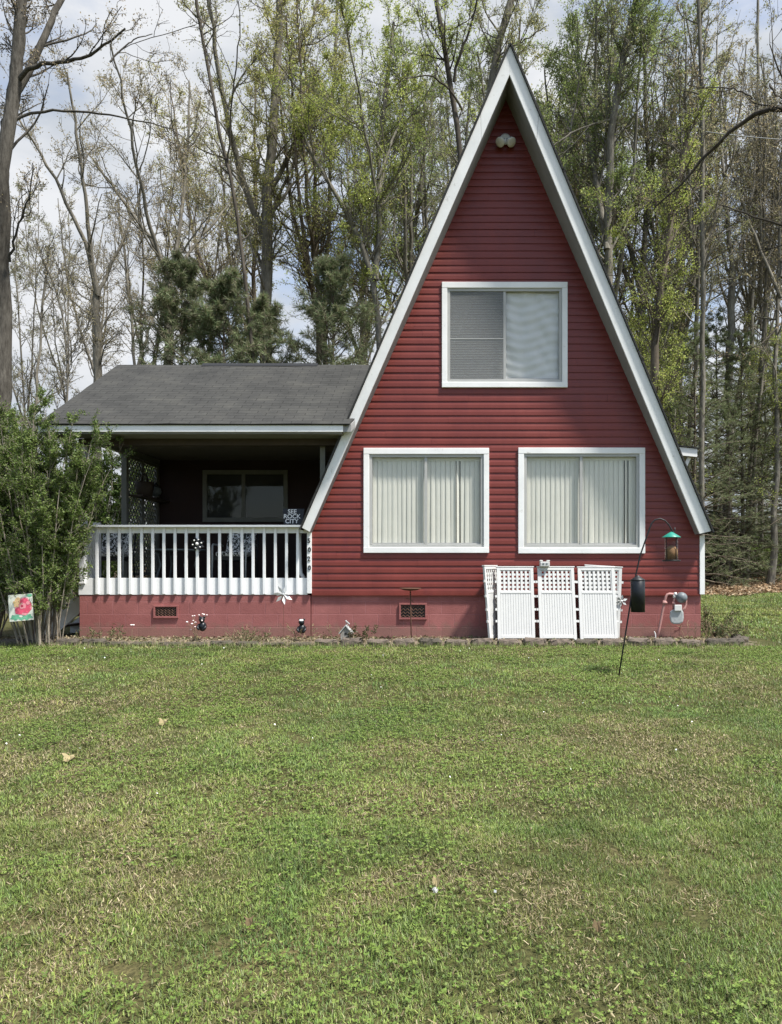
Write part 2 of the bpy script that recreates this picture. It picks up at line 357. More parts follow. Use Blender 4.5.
# front siding: real clapboard courses, cut round the three windows
H = .1141; Z0 = .728
prof = [(0, -.0050), (.02, -.0168), (.10, -.0172), (.50, -.0155), (.97, -.0050)]
zs = []
k = 0
while Z0 + k * H < 8.66:
    for t, y in prof: zs.append((Z0 + (k + t) * H, y))
    k += 1
def yprof(z):
    t = ((z - Z0) / H) % 1.0
    return float(np.interp(t, [p[0] for p in prof] + [1.0], [p[1] for p in prof] + [-.0050]))
for h in holes:
    for e in (h[2], h[3]): zs.append((e, yprof(e)))
zs.sort()
mb = MB()
for (za, ya), (zb, yb) in zip(zs, zs[1:]):
    if zb - za < 1e-5: continue
    zm = (za + zb) / 2
    cuts = sorted([(h[0], h[1]) for h in holes if h[2] < zm < h[3]])
    # each course is three boards long, butted with a hair of offset
    segs = []; last = None
    for c in cuts:
        segs.append((last, c[0])); last = c[1]
    segs.append((last, None))
    for a, b in segs:
        xa0, xa1 = (xl(za), xl(zb)) if a is None else (a, a)
        xb0, xb1 = (xr(za), xr(zb)) if b is None else (b, b)
        if xb0 <= xa0 and xb1 <= xa1: continue
        ci = int((zm - Z0) / H); jr = random.Random(ci * 31 + 5); xb0, xb1 = max(xb0, xa0), max(xb1, xa1)
        js = [j for j in (jr.uniform(-2, .8), jr.uniform(1.4, 4.0)) if max(xa0, xa1) + .15 < j < min(xb0, xb1) - .15]   # butt joints
        c0, c1 = xa0, xa1
        for n_, j in enumerate(js + [None]):
            d0, d1 = (xb0, xb1) if j is None else (j, j); of = -.0016 * ((n_ + ci) % 2)
            mb.add([(c0, ya + of, za), (d0, ya + of, za), (d1, yb + of, zb), (c1, yb + of, zb)], [(0, 1, 2, 3)])
            c0 = c1 = None if j is None else j + .0015
part('siding', mb, 'siding_red', house)
# shell behind the front
mb = MB()
mb.box(-2.04, -2.0, .004, HB - .3, .72, 1.80); part('side_wall', mb, 'shaded_wall', house)
mb = MB(); mb.box(4.10, 4.16, .004, HB - .3, .72, 1.80); part('side_wall', mb, 'siding_red', house)
mb = MB(); mb.prism([(-2.0, HB - .32, .72), (4.1, HB - .32, .72), (4.1, HB - .32, 1.7), (1.05, HB - .32, 8.5), (-2.0, HB - .32, 1.7)],
                    [(-2.0, HB - .25, .72), (4.1, HB - .25, .72), (4.1, HB - .25, 1.7), (1.05, HB - .25, 8.5), (-2.0, HB - .25, 1.7)]); part('back_wall', mb, 'siding_red', house)
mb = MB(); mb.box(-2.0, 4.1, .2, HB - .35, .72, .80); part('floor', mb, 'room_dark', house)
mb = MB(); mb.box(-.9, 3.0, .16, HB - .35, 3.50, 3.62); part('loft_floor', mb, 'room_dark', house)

# roof: white soffited deck with a prow front, shingles over it
def slab(o0, o1, i1, i0, y_off=0.0, back=HB):
    fr = [(p[0], yF(p[1]) + y_off, p[1]) for p in (o0, o1, i1, i0)]
    return fr, [(p[0], back, p[1]) for p in (o0, o1, i1, i0)]
def lerp(a, b, t): return (a[0] + (b[0] - a[0]) * t, a[1] + (b[1] - a[1]) * t)
roof = MB(); roof.prism(*slab(OL, OA, IA, IL)); roof.prism(*slab(OA, OR_, IR, IA))
rf = part('roof', roof, 'soffit_paint', house)
# shingle layer (2.5 cm) outside the deck, overhanging the fascia slightly
def shingle_sheet(name, e0, e1, e2, e3, th, parent, run):
    """e0 e1: eave start/end, e2 e3: ridge end/start; SH attribute carries metres along the eave and up the slope"""
    e0, e1, e2, e3 = map(Vector, (e0, e1, e2, e3)); n = (e1 - e0).cross(e3 - e0).normalized()
    if n.z < 0: n = -n
    V = []; S = []
    nu, nv = 12, 16
    for lay in (0, 1):
        for j in range(nv + 1):
            for i in range(nu + 1):
                a = e0.lerp(e1, i / nu); b = e3.lerp(e2, i / nu); p = a.lerp(b, j / nv) + n * (th * lay)
                p = p + n * (lay * .006 * math.sin(i * 2.1 + j) * math.cos(j * 1.3 + i * .7))
                V.append(p); S.append(((p - e0).dot((e1 - e0).normalized()), (a - b).length * j / nv, 0))
    W = nu + 1; o = W * (nv + 1); fs = []
    for j in range(nv):
        for i in range(nu):
            q = (j * W + i, j * W + i + 1, (j + 1) * W + i + 1, (j + 1) * W + i)
            fs.append(tuple(c + o for c in q)); fs.append(q[::-1])
    for i in range(nu): fs.append((i, i + 1, i + 1 + o, i + o)); q = nv * W; fs.append((q + i + 1, q + i, q + i + o, q + i + 1 + o))
    for j in range(nv): fs.append(((j + 1) * W, j * W, j * W + o, (j + 1) * W + o)); fs.append((j * W + nu, (j + 1) * W + nu, (j + 1) * W + nu + o, j * W + nu + o))
    m = MB(); m.add(V, fs); ob = part(name, m, 'shingles', parent)
    at = ob.data.attributes.new('SH', 'FLOAT_VECTOR', 'POINT'); at.data.foreach_set('vector', [c for s in S for c in s])
    return ob
e = .035
for lo, side in ((OL, -1), (OR_, 1)):
    a = (lo[0] + side * .02, lo[1] - .03)
    shingle_sheet('shingle_layer', (a[0], yF(a[1]) - e - .03, a[1]), (a[0], HB + .05, a[1]), (OA[0], HB + .05, OA[1] + .004), (OA[0], yF(OA[1]) - e - .03, OA[1] + .004), .024, rf, 1)
mb = MB(); yc = yF(9.0) - .066; mb.prism([(OA[0] - .05, yc, OA[1] - .075), (OA[0], yc, OA[1] + .042), (OA[0] + .05, yc, OA[1] - .075), (OA[0], yc, OA[1] + .020)], [(OA[0] - .05, HB + .06, OA[1] - .075), (OA[0], HB + .06, OA[1] + .042), (OA[0] + .05, HB + .06, OA[1] - .075), (OA[0], HB + .06, OA[1] + .020)]); part('ridge_cap', mb, 'black_metal', rf)
# rake boards: two lengths a side with a tight seam
for o0, i0 in ((OL, IL), (OR_, IR)):
    t = .862
    for ta, tb in ((0, t - .0004), (t + .0004, 1)):
        q = [lerp(o0, OA, ta), lerp(o0, OA, tb), lerp(i0, IA, tb), lerp(i0, IA, ta)]
        fr = [(p[0], yF(p[1]) - .032, p[1]) for p in q]; bk = [(p[0], yF(p[1]) - .003, p[1]) for p in q]
        mb = MB(); mb.prism(fr, bk); part('rake_board', mb, 'white_trim', house, bevel=.004)
# corner boards
mb = MB(); mb.box(4.135, 4.213, -.036, .09, .728, 1.668); part('corner_board', mb, 'white_trim', house, bevel=.004)
mb = MB(); mb.box(-2.112, -2.043, -.062, .06, .745, 1.735); part('corner_board', mb, 'white_trim', house, bevel=.004)
# address digits on the left corner board
for i, ch in enumerate('5020'):
    o = link('house_number', text_mesh(ch, .105, .004, 'house_number'), 'black_metal', house)
    o.location = (-2.078 + (.006 if i % 2 else -.003) - 1.05, -.068, PZ(541 + i * 9.0)); o.rotation_euler = (R(90), 0, 0)

# windows
def glazing(w, upper):
    (ox0, oy0, ox1, oy1), (ix0, iy0, ix1, iy1), mu = w
    X0, X1, Z1, Z0_ = PX(ox0), PX(ox1), PZ(oy0), PZ(oy1); x0, x1, z1, z0 = PX(ix0 - 1.2), PX(ix1 + 1.2), PZ(iy0 - 1.0), PZ(iy1 + 1.2); xm = PX(mu)
    m = MB(); f, b = -.046, .012
    m.box(X0, X1, f, b, z1, Z1); m.box(X0, X1, f - .004, b, Z0_, z0); m.box(X0, x0, f + .002, b, z0, z1); m.box(x1, X1, f + .002, b, z0, z1)
    win = part('window', m, 'white_trim', house, bevel=.006)
    m = MB(); t = .046                                         # jamb liner and aluminium frame
    for a in ((x0, x1, z1 - t, z1), (x0, x1, z0, z0 + t), (x0, x0 + t, z0 + t, z1 - t), (x1 - t, x1, z0 + t, z1 - t)): m.box(a[0] + .0005, a[1] - .0005, -.024, .052, a[2] + .0005, a[3] - .0005)
    part('frame', m, 'window_metal', win, bevel=.003)
    m = MB(); m.box(xm - .022, xm + .022, -.012, .03, z0 + t + .001, z1 - t - .001); part('meeting_stile', m, 'window_metal', win, bevel=.003)
    m = MB(); m.box(x0 + t, xm - .023, -.006, .02, z0 + t + .002, z0 + t + .026); part('sash_rail', m, 'window_metal', win)
    m = MB(); m.box(xm + .023, x1 - t, .012, .035, z0 + t + .002, z0 + t + .026); part('sash_rail', m, 'window_metal', win)
    for a, b_, y in ((x0 + t, xm - .022, .006), (xm + .022, x1 - t, .024)):
        m = MB(); m.box(a, b_, y, y + .005, z0 + t, z1 - t); part('pane', m, 'glass', win)
    return win, x0 + t, x1 - t, z0 + t, z1 - t, xm
for wi, w in enumerate(WIN):
    win, x0, x1, z0, z1, xm = glazing(w, wi == 2)
    if wi < 2:
        m = MB(); m.box(x0 - .05, x1 + .05,   .056, .085, z1 - .05, z1 + .03); part('headrail', m, 'blind_white', win)
        m = MB(); x = x0 - .03; i = 0; rnd = random.Random(5 + wi)
        while x < x1 + .02:
            a = R(rnd.gauss(10, 2.5)); wd = .088
            if (wi == 0 and abs(x - PX(457)) < .04): a = R(52)
            if (wi == 1 and abs(x - PX(627)) < .05): a = R(48)
            zt, zb = z1 - .05, z0 - .04 + rnd.uniform(-.01, .01); sh = rnd.gauss(0, .004)
            vs = []
            for zz, s2 in ((zt, 0), (zb, sh)):
                for u, bow in ((-.5, 0), (-.2, .005), (.2, .005), (.5, 0)):
                    vs.append((x + s2 + u * wd * math.cos(a) + bow * math.sin(a), .068 + s2 + u * wd * math.sin(a) - bow, zz))
            m.add(vs, [(j, j + 1, 4 + j + 1, 4 + j) for j in range(3)]); x += .078; i += 1
        part('vertical_blinds', m, 'blind_white', win)
    else:
        m = MB(); z = z0 + .05
        while z < z1 + .02:
            a = R(58); dy, dz = .021 * math.cos(a), .021 * math.sin(a)
            for xa, xb in ((x0 - .02, x1 + .02),):
                m.add([(xa, .09 - dy, z - dz), (xb, .09 - dy, z - dz), (xb, .09 + dy, z + dz), (xa, .09 + dy, z + dz)], [(0, 1, 2, 3)])
            z += .040
        part('mini_blinds', m, 'blind_grey', win)
        m = MB(); nx, nz = 60, 70; vs = []                     # sheer curtain sagging behind the right pane
        rnd = np.random.default_rng(3)
        for j in range(nz + 1):
            for i in range(nx + 1):
                u, v = i / nx, j / nz
                y = .056 + .0055 * math.sin(v * 60 + 3 * math.sin(u * 5)) + .006 * math.sin(v * 23 + 4 * u + 2 * math.sin(u * 9)) + .007 * math.sin(u * 19 + v * 4) + .006 * math.sin(u * 6 + v * 9)
                vs.append((xm + .02 + (x1 - xm) * u, y, z0 + .03 + (z1 - z0) * v))
        m.add(vs, [(j * (nx + 1) + i, j * (nx + 1) + i + 1, (j + 1) * (nx + 1) + i + 1, (j + 1) * (nx + 1) + i) for j in range(nz) for i in range(nx)])
        part('sheer_curtain', m, 'sheer_white', win, True)
        m = MB(); m.box(x0, xm - .022, -.012, -.010, z0, z1); part('insect_screen', m, 'insect_mesh', win)
        m = MB(); m.box(x0, xm - .022, -.016, -.008, PZ(339.5), PZ(338.6)); part('screen_bar', m, 'window_metal', win)

# foundation
mb = MB(); mb.box(-2.055, 4.165, .012, HB - .3, -.3, .722); fd = part('foundation', mb, 'painted_block', house)
mb = MB(); mb.box(-5.745, -2.068, -.010, 3.2, -.3, .716); part('porch_foundation', mb, 'painted_block', house)
mb = MB(); mb.box(-2.04, 4.14, -.030, .02, .712, .731); part('starter_strip', mb, 'siding_red', house)
for (a, b, c, d), yf in (((154, 605, 179, 618), -.010), ((399, 603, 427, 619.5), .012)):
    x0, x1, z1, z0 = PX(a), PX(b), PZ(b, 0), 0
    x0, x1, z1, z0 = PX(a), PX(c), PZ(b), PZ(d); t = .03
    m = MB()
    for q in ((x0, x1, z1 - t, z1), (x0, x1, z0, z0 + t), (x0, x0 + t, z0 + t, z1 - t), (x1 - t, x1, z0 + t, z1 - t)): m.box(q[0], q[1], yf - .028, yf - .0008, q[2], q[3])
    v = part('foundation_vent', m, 'painted_block', house, bevel=.003)
    m = MB(); m.box(x0 + t, x1 - t, yf - .006, yf - .001, z0 + t, z1 - t); part('grille_back', m, 'black_metal', v)
    m = MB(); nn = 6; ww = (x1 - x0 - 2 * t)
    for r_ in range(4):
        zc = z0 + t + (r_ + .5) * (z1 - z0 - 2 * t) / 4
        pts = [(x0 + t + ww * i / 24, yf - .014, zc + .012 * (1 if (i // 2) % 2 else -1)) for i in range(25)]
        m.tube(pts, .006, 4)
    part('grille', m, 'rust', v)

# gable flood lamp
mb = MB(); c = P(505.3, 139, -.06)
mb.lathe((c[0], -.045, c[2]), [(.085, 0), (.085, -.02), (.06, -.035)], 16, 'y')
fl = part('flood_lamp', mb, 'lamp_white', house, True)
for dx in (-.095, .095):
    m = MB(); b0 = Vector((c[0] + dx * .2, -.06, c[2])); d = Vector((dx * 6.0, -.7, -.80)).normalized()
    m.tube([b0, b0 + d * .05, b0 + d * .07, b0 + d * .12, b0 + d * .155, b0 + d * .165], [.02, .026, .045, .072, .078, .06], 16)
    part('lamp_head', m, 'lamp_white', fl, True)

# small canopy on the right flank
mb = MB(); mb.prism([(3.0, 3.0, 3.62), (5.12, 3.0, 3.36), (5.12, 3.0, 3.50), (3.0, 3.0, 3.76)], [(3.0, 5.2, 3.62), (5.12, 5.2, 3.36), (5.12, 5.2, 3.50), (3.0, 5.2, 3.76)])
cn = part('side_canopy', mb, 'soffit_paint', house)
mb = MB(); mb.prism([(3.2, 2.97, 3.53), (5.12, 2.97, 3.35), (5.12, 2.97, 3.51), (3.2, 2.97, 3.70)], [(3.2, 2.998, 3.53), (5.12, 2.998, 3.35), (5.12, 2.998, 3.51), (3.2, 2.998, 3.70)]); part('fascia', mb, 'white_trim', cn)
mb = MB(); mb.beam((5.0, 3.1, 3.36), (4.15, 3.1, 1.5), .07, .07); part('bracket', mb, 'white_trim', cn)
shingle_sheet('shingle_layer', (5.16, 2.94, 3.512), (5.16, 5.25, 3.512), (2.98, 5.25, 3.79), (2.98, 2.94, 3.79), .02, cn, 1)

# ------------------------------------------------------------------ PORCH (fixed to the house)
EZ, EY, RZ, RY = 3.353, -.5, 5.0, 2.37
XE = -6.117
proof = MB()
def rl(z): return OL[0] + (z - OL[1]) / 2.255 + .10
proof.prism([(XE, EY, EZ - .12), (rl(EZ), EY, EZ - .12), (rl(EZ), EY, EZ - .004), (XE, EY, EZ - .004)], [(XE, RY, RZ - .12), (rl(RZ), RY, RZ - .12), (rl(RZ), RY, RZ - .004), (XE, RY, RZ - .004)])
proof.prism([(XE, RY, RZ - .12), (rl(RZ), RY, RZ - .12), (rl(RZ), RY, RZ - .004), (XE, RY, RZ - .004)], [(XE, 5.2, EZ - .12), (rl(EZ), 5.2, EZ - .12), (rl(EZ), 5.2, EZ - .004), (XE, 5.2, EZ - .004)])
pr = part('porch_roof', proof, 'soffit_paint', house)
shingle_sheet('shingle_layer', (XE - .03, EY - .045, EZ - .025), (rl(EZ) - .02, EY - .045, EZ - .025), (rl(RZ) - .02, RY, RZ), (XE - .03, RY, RZ), .022, pr, 1)
shingle_sheet('shingle_layer', (rl(EZ) - .02, 5.24, EZ - .02), (XE - .03, 5.24, EZ - .02), (XE - .03, RY, RZ), (rl(RZ) - .02, RY, RZ), .022, pr, 1)
mb = MB(); a = PX(203, RY); b = PX(318, RY); mb.prism([(a, RY - .11, RZ - .025), (a, RY, RZ + .055), (a, RY + .11, RZ - .025)], [(b, RY - .11, RZ - .025), (b, RY, RZ + .055), (b, RY + .11, RZ - .025)]); part('ridge_vent', mb, 'black_metal', pr)
mb = MB(); mb.box(XE, rl(EZ) - .12, EY - .028, EY - .002, 3.228, 3.350); part('porch_fascia', mb, 'white_trim', house, bevel=.004)
mb = MB(); mb.box(XE + .02, -1.5, EY, -.06, 3.205, 3.230); part('porch_soffit', mb, 'porch_grey', house)
mb = MB(); mb.prism([(XE - .02, EY - .02, EZ - .16), (XE - .02, EY - .02, EZ - .03), (XE - .02, RY, RZ - .03), (XE - .02, RY, RZ - .16)], [(XE, EY - .02, EZ - .16), (XE, EY - .02, EZ - .03), (XE, RY, RZ - .03), (XE, RY, RZ - .16)])
part('rake_board', mb, 'white_trim', house)
mb = MB(); mb.box(-5.745, -1.6, -.058, .08, 3.10, 3.204); mb.box(-5.745, -1.6, -.058, .08, 3.2305, 3.30); part('porch_beam', mb, 'porch_brown', house)
mb = MB(); mb.box(-5.76, -1.2, .081, 3.2, 3.300, 3.34); part('porch_ceiling', mb, 'porch_ceiling', house)
mb = MB(); mb.prism([(-5.74, -.3, 3.345), (-5.74, RY, RZ - .16), (-5.74, 5.0, 3.345)], [(-5.70, -.3, 3.345), (-5.70, RY, RZ - .16), (-5.70, 5.0, 3.345)]); part('porch_gable', mb, 'siding_red', house)
mb = MB(); mb.box(-5.745, -2.04, .03, 3.2, .78, .90); part('porch_floor', mb, 'deck_boards', house)
mb = MB(); mb.box(-5.72, -1.2, 3.10, 3.2, .72, 3.30); part('porch_back_wall', mb, 'shaded_wall', house)
mb = MB(); mb.box(-5.72, -5.62, .081, 3.10, 3.19, 3.299); part('porch_header', mb, 'porch_grey', house)
mb = MB(); mb.box(-5.745, -5.648, -.045, .055, .90, 3.099); part('porch_post', mb, 'white_paint', house, bevel=.005)
mb = MB(); mb.box(-5.71, -5.615, 1.47, 1.57, .90, 3.189); part('porch_post', mb, 'porch_grey', house, bevel=.005)
mb = MB(); mb.box(-5.71, -5.63, 3.02, 3.099, .90, 3.189); part('porch_post', mb, 'porch_grey', house, bevel=.005)
mb = MB(); mb.box(-1.93, -1.85, .10, .18, 2.2, 3.299); part('porch_post', mb, 'porch_grey', house)
# porch window in the dark wall
xa, xb, za, zb = -4.757, -3.05, 2.06, 3.10; m = MB(); t = .085
for q in ((xa, xb, zb - t, zb), (xa, xb, za, za + t), (xa, xa + t, za + t, zb - t), (xb - t, xb, za + t, zb - t)): m.box(q[0], q[1], 3.06, 3.098, q[2], q[3])
w = part('porch_window', m, 'porch_grey', house, bevel=.004)
xm = -3.94; m = MB(); m.box(xm - .035, xm + .035, 3.065, 3.097, za + t, zb - t); part('meeting_stile', m, 'porch_grey', w)
m = MB(); m.box(xa + t, xb - t, 3.092, 3.0975, za + t, zb - t); part('dark_sheet', m, 'room_dark', w)  # dark sheet standing in for the unlit room behind the panes
for a, b in ((xa + t, xm - .035), (xm + .035, xb - t)):
    m = MB(); m.box(a, b, 3.078, 3.083, za + t, zb - t); part('pane', m, 'glass', w)
# lattice screens between the rear porch posts
def lattice(y0, y1, z0, z1, x, name):
    m = MB(); t = .045
    for q in ((y0, y1, z1 - t, z1), (y0, y1, z0, z0 + t), (y0, y0 + t, z0 + t, z1 - t), (y1 - t, y1, z0 + t, z1 - t)): m.box(x - .02, x + .02, q[0], q[1], q[2], q[3])
    lf = part(name, m, 'porch_grey', house)
    m = MB(); s = .125
    for sg, xo in ((1, -.006), (-1, .006)):
        c = -4.0
        while c < 7:
            # line z = c + sg*(y-y0) clipped to the rectangle
            pts = []
            for yy in (y0, y1):
                zz = c + sg * (yy - y0)
                if z0 <= zz <= z1: pts.append((yy, zz))
            for zz in (z0, z1):
                yy = y0 + (zz - c) / sg
                if y0 < yy < y1: pts.append((yy, zz))
            if len(pts) == 2 and abs(pts[0][0] - pts[1][0]) > .03:
                m.beam((x + xo, *pts[0]), (x + xo, *pts[1]), .028, .007, up=(1, 0, 0))
            c += s
    part('lattice_strips', m, 'porch_grey', lf)
lattice(1.575, 2.28, 1.0, 3.185, -5.66, 'lattice_screen'); lattice(2.30, 3.015, 1.0, 3.185, -5.66, 'lattice_screen')
mb = MB(); mb.box(-5.63, -5.38, 1.6, 3.0, 2.44, 2.475); part('porch_shelf', mb, 'porch_brown', house)

# front railing
BX = [PX(96.9 + 11.15 * i, -.04) for i in range(19)]
m = MB(); m.box(-5.80, -2.045, -.125, .045, 1.795, 1.830); rail = part('porch_railing', m, 'white_paint', house, bevel=.005)
m = MB(); m.box(-5.648, -2.114, -.016, .022, 1.705, 1.794); part('top_rail', m, 'white_paint', rail, bevel=.003)
m = MB(); m.box(-5.76, -2.114, -.017, .024, .722, .990); part('skirt_board', m, 'white_paint', rail, bevel=.003)
bal = None
for x in BX:
    if bal is None:
        m = MB(); m.box(x - .021, x + .021, -.050, -.0175, .735, 1.792); bal = part('baluster', m, 'white_paint', rail, bevel=.003); bx0 = x
    else:
        c = bal.copy(); COL.objects.link(c); c.parent = rail; c.location.x += x - bx0
# short return railing on the left side
m = MB(); m.box(-5.76, -5.65, .06, .46, 1.795, 1.830); sr = part('return_railing', m, 'white_paint', house)
m = MB(); m.box(-5.725, -5.685, .06, .46, .905, .985); part('bottom_rail', m, 'white_paint', sr)
for i in range(3): m = MB(); m.box(-5.73, -5.68, .13 + i * .12, .17 + i * .12, .986, 1.794); part('baluster', m, 'white_paint', sr)
m = MB(); m.box(-5.75, -5.655, .46, .55, .90, 1.90); part('newel', m, 'white_paint', sr)
# downspout at the right end of the railing
m = MB(); x = PX(299.7, .2); m.tube([(x - .005, .2, 1.78), (x, .2, 1.5), (x + .005, .2, 1.2), (x + .02, .19, 1.06), (x + .08, .15, .98)], .032, 8); part('downspout', m, 'white_paint', house, True)

# side steps going down to the left
m = MB(); m.prism([(-5.75, .50, .62), (-5.75, .50, .90), (-6.60, .50, .13), (-6.60, .50, -.06), (-6.50, .50, -.06)], [(-5.75, .54, .62), (-5.75, .54, .90), (-6.60, .54, .13), (-6.60, .54, -.06), (-6.50, .54, -.06)])
st = part('porch_steps', m, 'white_paint', house)
m = MB(); m.prism([(-5.75, 1.42, .62), (-5.75, 1.42, .90), (-6.60, 1.42, .13), (-6.60, 1.42, -.06), (-6.50, 1.42, -.06)], [(-5.75, 1.46, .62), (-5.75, 1.46, .90), (-6.60, 1.46, .13), (-6.60, 1.46, -.06), (-6.50, 1.46, -.06)]); part('stringer', m, 'white_paint', st)
for i in range(4):
    m = MB(); x = -5.80 - i * .215; z = .72 - i * .19; m.box(x - .24, x + .03, .545, 1.415, z - .02, z + .018); part('tread', m, 'deck_boards', st)
m = MB(); m.beam((-5.75, .52, 1.78), (-6.55, .52, 1.05), .06, .05); hr = part('handrail', m, 'white_paint', st)
for i in range(5):
    x = -5.84 - i * .16; zt = 1.78 - (-5.75 - x) * .9125; m = MB(); m.box(x - .02, x + .02, .5435, .575, zt - 1.0, zt - .02); part('baluster', m, 'white_paint', st)
m = MB(); m.box(-6.62, -6.54, .545, .625, -.05, 1.12); part('newel', m, 'white_paint', st)
# ================================================================== THINGS ROUND THE HOUSE
# ---- leaning lattice-topped screen panels
def screen_panel(W, Hh):
    """local: x across, z up, y thickness; its foot at the origin"""
    root = bpy.data.objects.new('screen_panel', None); COL.objects.link(root)
    m = MB(); t = .05; d = .035; hw = W / 2
    zl = Hh * .655
    for q in ((-hw, -hw + t, 0, Hh), (hw - t, hw, 0, Hh), (-hw + t, hw - t, Hh - .045, Hh), (-hw + t, hw - t, zl - .02, zl + .02), (-hw + t, hw - t, .03, .085)):
        m.box(q[0], q[1], -d / 2, d / 2, q[2], q[3])
    m.box(-hw - .012, hw + .012, -d / 2 - .006, d / 2 + .006, Hh + .0005, Hh + .018)
    part('frame', m, 'white_plastic', root, bevel=.004)
    m = MB(); n = 12; ww = (W - 2 * t) / n                        # grooved lower panel
    m.box(-hw + t, hw - t, -.006, .006, .085, zl - .02)
    for i in range(n): m.box(-hw + t + ww * (i + .12), -hw + t + ww * (i + .88), -.011, -.0065, .086, zl - .021)
    part('lower_panel', m, 'white_plastic', root)
    m = MB(); x0, x1, z0, z1 = -hw + t, hw - t, zl + .02, Hh - .045; nx, nz = 7, 5
    for i in range(nx + 1): x = x0 + (x1 - x0) * i / nx; m.box(max(x0, x - .0165), min(x1, x + .0165), -.009, -.001, z0, z1)
    for j in range(nz + 1): z = z0 + (z1 - z0) * j / nz; m.box(x0, x1, 0, .008, max(z0, z - .0165), min(z1, z + .0165))
    part('lattice', m, 'white_plastic', root)
    for sx in (-1, 1):
        for f in (.26, .42, .60, .80):
            m = MB(); m.box(sx * hw + (.001 if sx > 0 else -.03), sx * hw + (.03 if sx > 0 else -.001), -.012, .012, Hh * f - .018, Hh * f + .018); part('hinge_tab', m, 'white_plastic', root)
    return root
WPAN = .575; HPAN = 1.150
sp0 = screen_panel(WPAN, HPAN)
# (pixel x of the centre, Y of foot, lean, turn, label)
SP = [(516.5, -.42, 13, 0, 'first white lattice-topped screen panel facing us under the right window, next to the angled one'),
      (558.3, -.42, 13, 1.0, 'middle white lattice-topped screen panel, with the small white cap piece above its left corner'),
      (599.0, -.43, 14, -1.5, 'white lattice-topped screen panel standing in front of the crooked panel, nearest to the pole feeder'),
      (497.5, -.20, 5, 60, 'white screen panel turned almost edge-on at the left end of the leaning panels'),
      (600.5, -.27, 8, -4, 'white screen panel mostly hidden, its crooked edge showing beside the black baffle')]
for i, (x, Y, lean, turn, lab) in enumerate(SP):
    o = sp0 if i == 0 else copy_tree(sp0)
    o.location = (PX(x, Y), Y, .035 if i < 3 else .03)
    o.rotation_euler = (R(-lean), R(3.5) if i == 4 else 0, R(turn)); o.rotation_mode = 'XYZ'
    tag(o, lab, 'screen panel', 'screen panels leaning on the house front')
t = thing('cap_piece', 'small white plastic cap piece resting on top of the leaning screen panels', 'cap', P(544.5, 566, -.2))
m = MB(); c = P(544.5, 566.5, -.2); m.box(c[0] - .075, c[0] + .075, -.26, -.14, c[2], c[2] + .075); m.box(c[0] - .08, c[0] - .03, -.25, -.15, c[2] + .0755, c[2] + .10); m.box(c[0] + .03, c[0] + .08, -.25, -.15, c[2] + .0755, c[2] + .10)
part('body', m, 'white_plastic', t, bevel=.01)
m = MB(); m.box(c[0] - .04, c[0] - .012, -.2635, -.2605, c[2] + .03, c[2] + .052); m.box(c[0] + .012, c[0] + .04, -.2635, -.2605, c[2] + .03, c[2] + .052); part('slot', m, 'meter_dark', t)

# ---- shepherd's-hook pole, baffle and feeder
PY = -3.35; dF = PY - CAMY
base = np.array([PX(618.5, PY), PY, float(gz(PX(618.5, PY), PY))])
hk = thing('shepherd_hook', 'thin black shepherd hook leaning in the lawn before the house', 'pole', base)
pts = [P(618, 681, PY), P(625, 637, PY), P(632.5, 590, PY), P(640, 556, PY), P(649.5, 528.5, PY), P(651.5, 523.5, PY), P(655, 519.8, PY), P(660, 518.6, PY), P(665, 520.5, PY), P(669, 525, PY), P(672, 530.5, PY), P(673.6, 532.3, PY), P(675.0, 530.6, PY), P(674.6, 527.5, PY)]
m = MB(); m.tube(pts, [.009] * 7 + [.008] * 7, 8); part('pole', m, 'black_metal', hk, True)
m = MB(); m.tube([P(618.6, 677, PY) + [.10, 0, 0], P(618.6, 677, PY) - [.06, 0, -.005]], .006, 6); part('step_bar', m, 'black_metal', hk)
bf = thing('squirrel_baffle', 'black stovepipe baffle hanging on the leaning pole', 'baffle', P(638, 612, PY))
c = P(637.8, 612, PY); h = (612 - 580.5) * dF / F; r = 7.0 * dF / F
m = MB(); m.lathe(c, [(r, 0), (r, h), (r * .92, h + .004)], 28); part('sleeve', m, 'black_plastic', bf, True)
m = MB(); m.lathe((c[0], c[1], c[2] + h), [(r * 1.03, 0), (r * 1.03, .008), (r * .55, .034), (r * .2, .055), (.014, .06)], 28); part('cap', m, 'black_metal', bf, True)
fdr = thing('bird_feeder', 'green-roofed tube bird feeder hanging from the hook', 'bird feeder', P(671.5, 562, PY))
c = P(671.4, 561, PY); q = dF / F
m = MB(); m.lathe((c[0], c[1], c[2] + 23.5 * q), [(9.2 * q, 0), (9.0 * q, .006), (2.0 * q, 5.6 * q * .9), (.8 * q, 5.6 * q)], 24); part('roof', m, 'feeder_green', fdr, True)
m = MB(); m.lathe((c[0], c[1], c[2] + .012), [(6.3 * q, 0), (6.3 * q, 23.3 * q)], 24); part('tube', m, 'feeder_glass', fdr, True)
m = MB(); m.lathe((c[0], c[1], c[2] + .0125), [(6.0 * q, 0), (6.0 * q, 10 * q), (4.4 * q, 13 * q), (1.5 * q, 14.5 * q)], 24); part('seed', m, 'seed', fdr, True)
m = MB(); m.lathe(c, [(8.6 * q, -.004), (8.9 * q, .004), (8.9 * q, .011), (8.4 * q, .012)], 24); part('tray', m, 'black_metal', fdr, True)
for a in range(4):
    m = MB(); aa = a * math.pi / 2 + .5; dx, dy = 6.5 * q * math.cos(aa), 6.5 * q * math.sin(aa)
    m.tube([(c[0] + dx, c[1] + dy, c[2] + .012), (c[0] + dx, c[1] + dy, c[2] + 23.3 * q)], .004, 6); part('rod', m, 'black_metal', fdr)
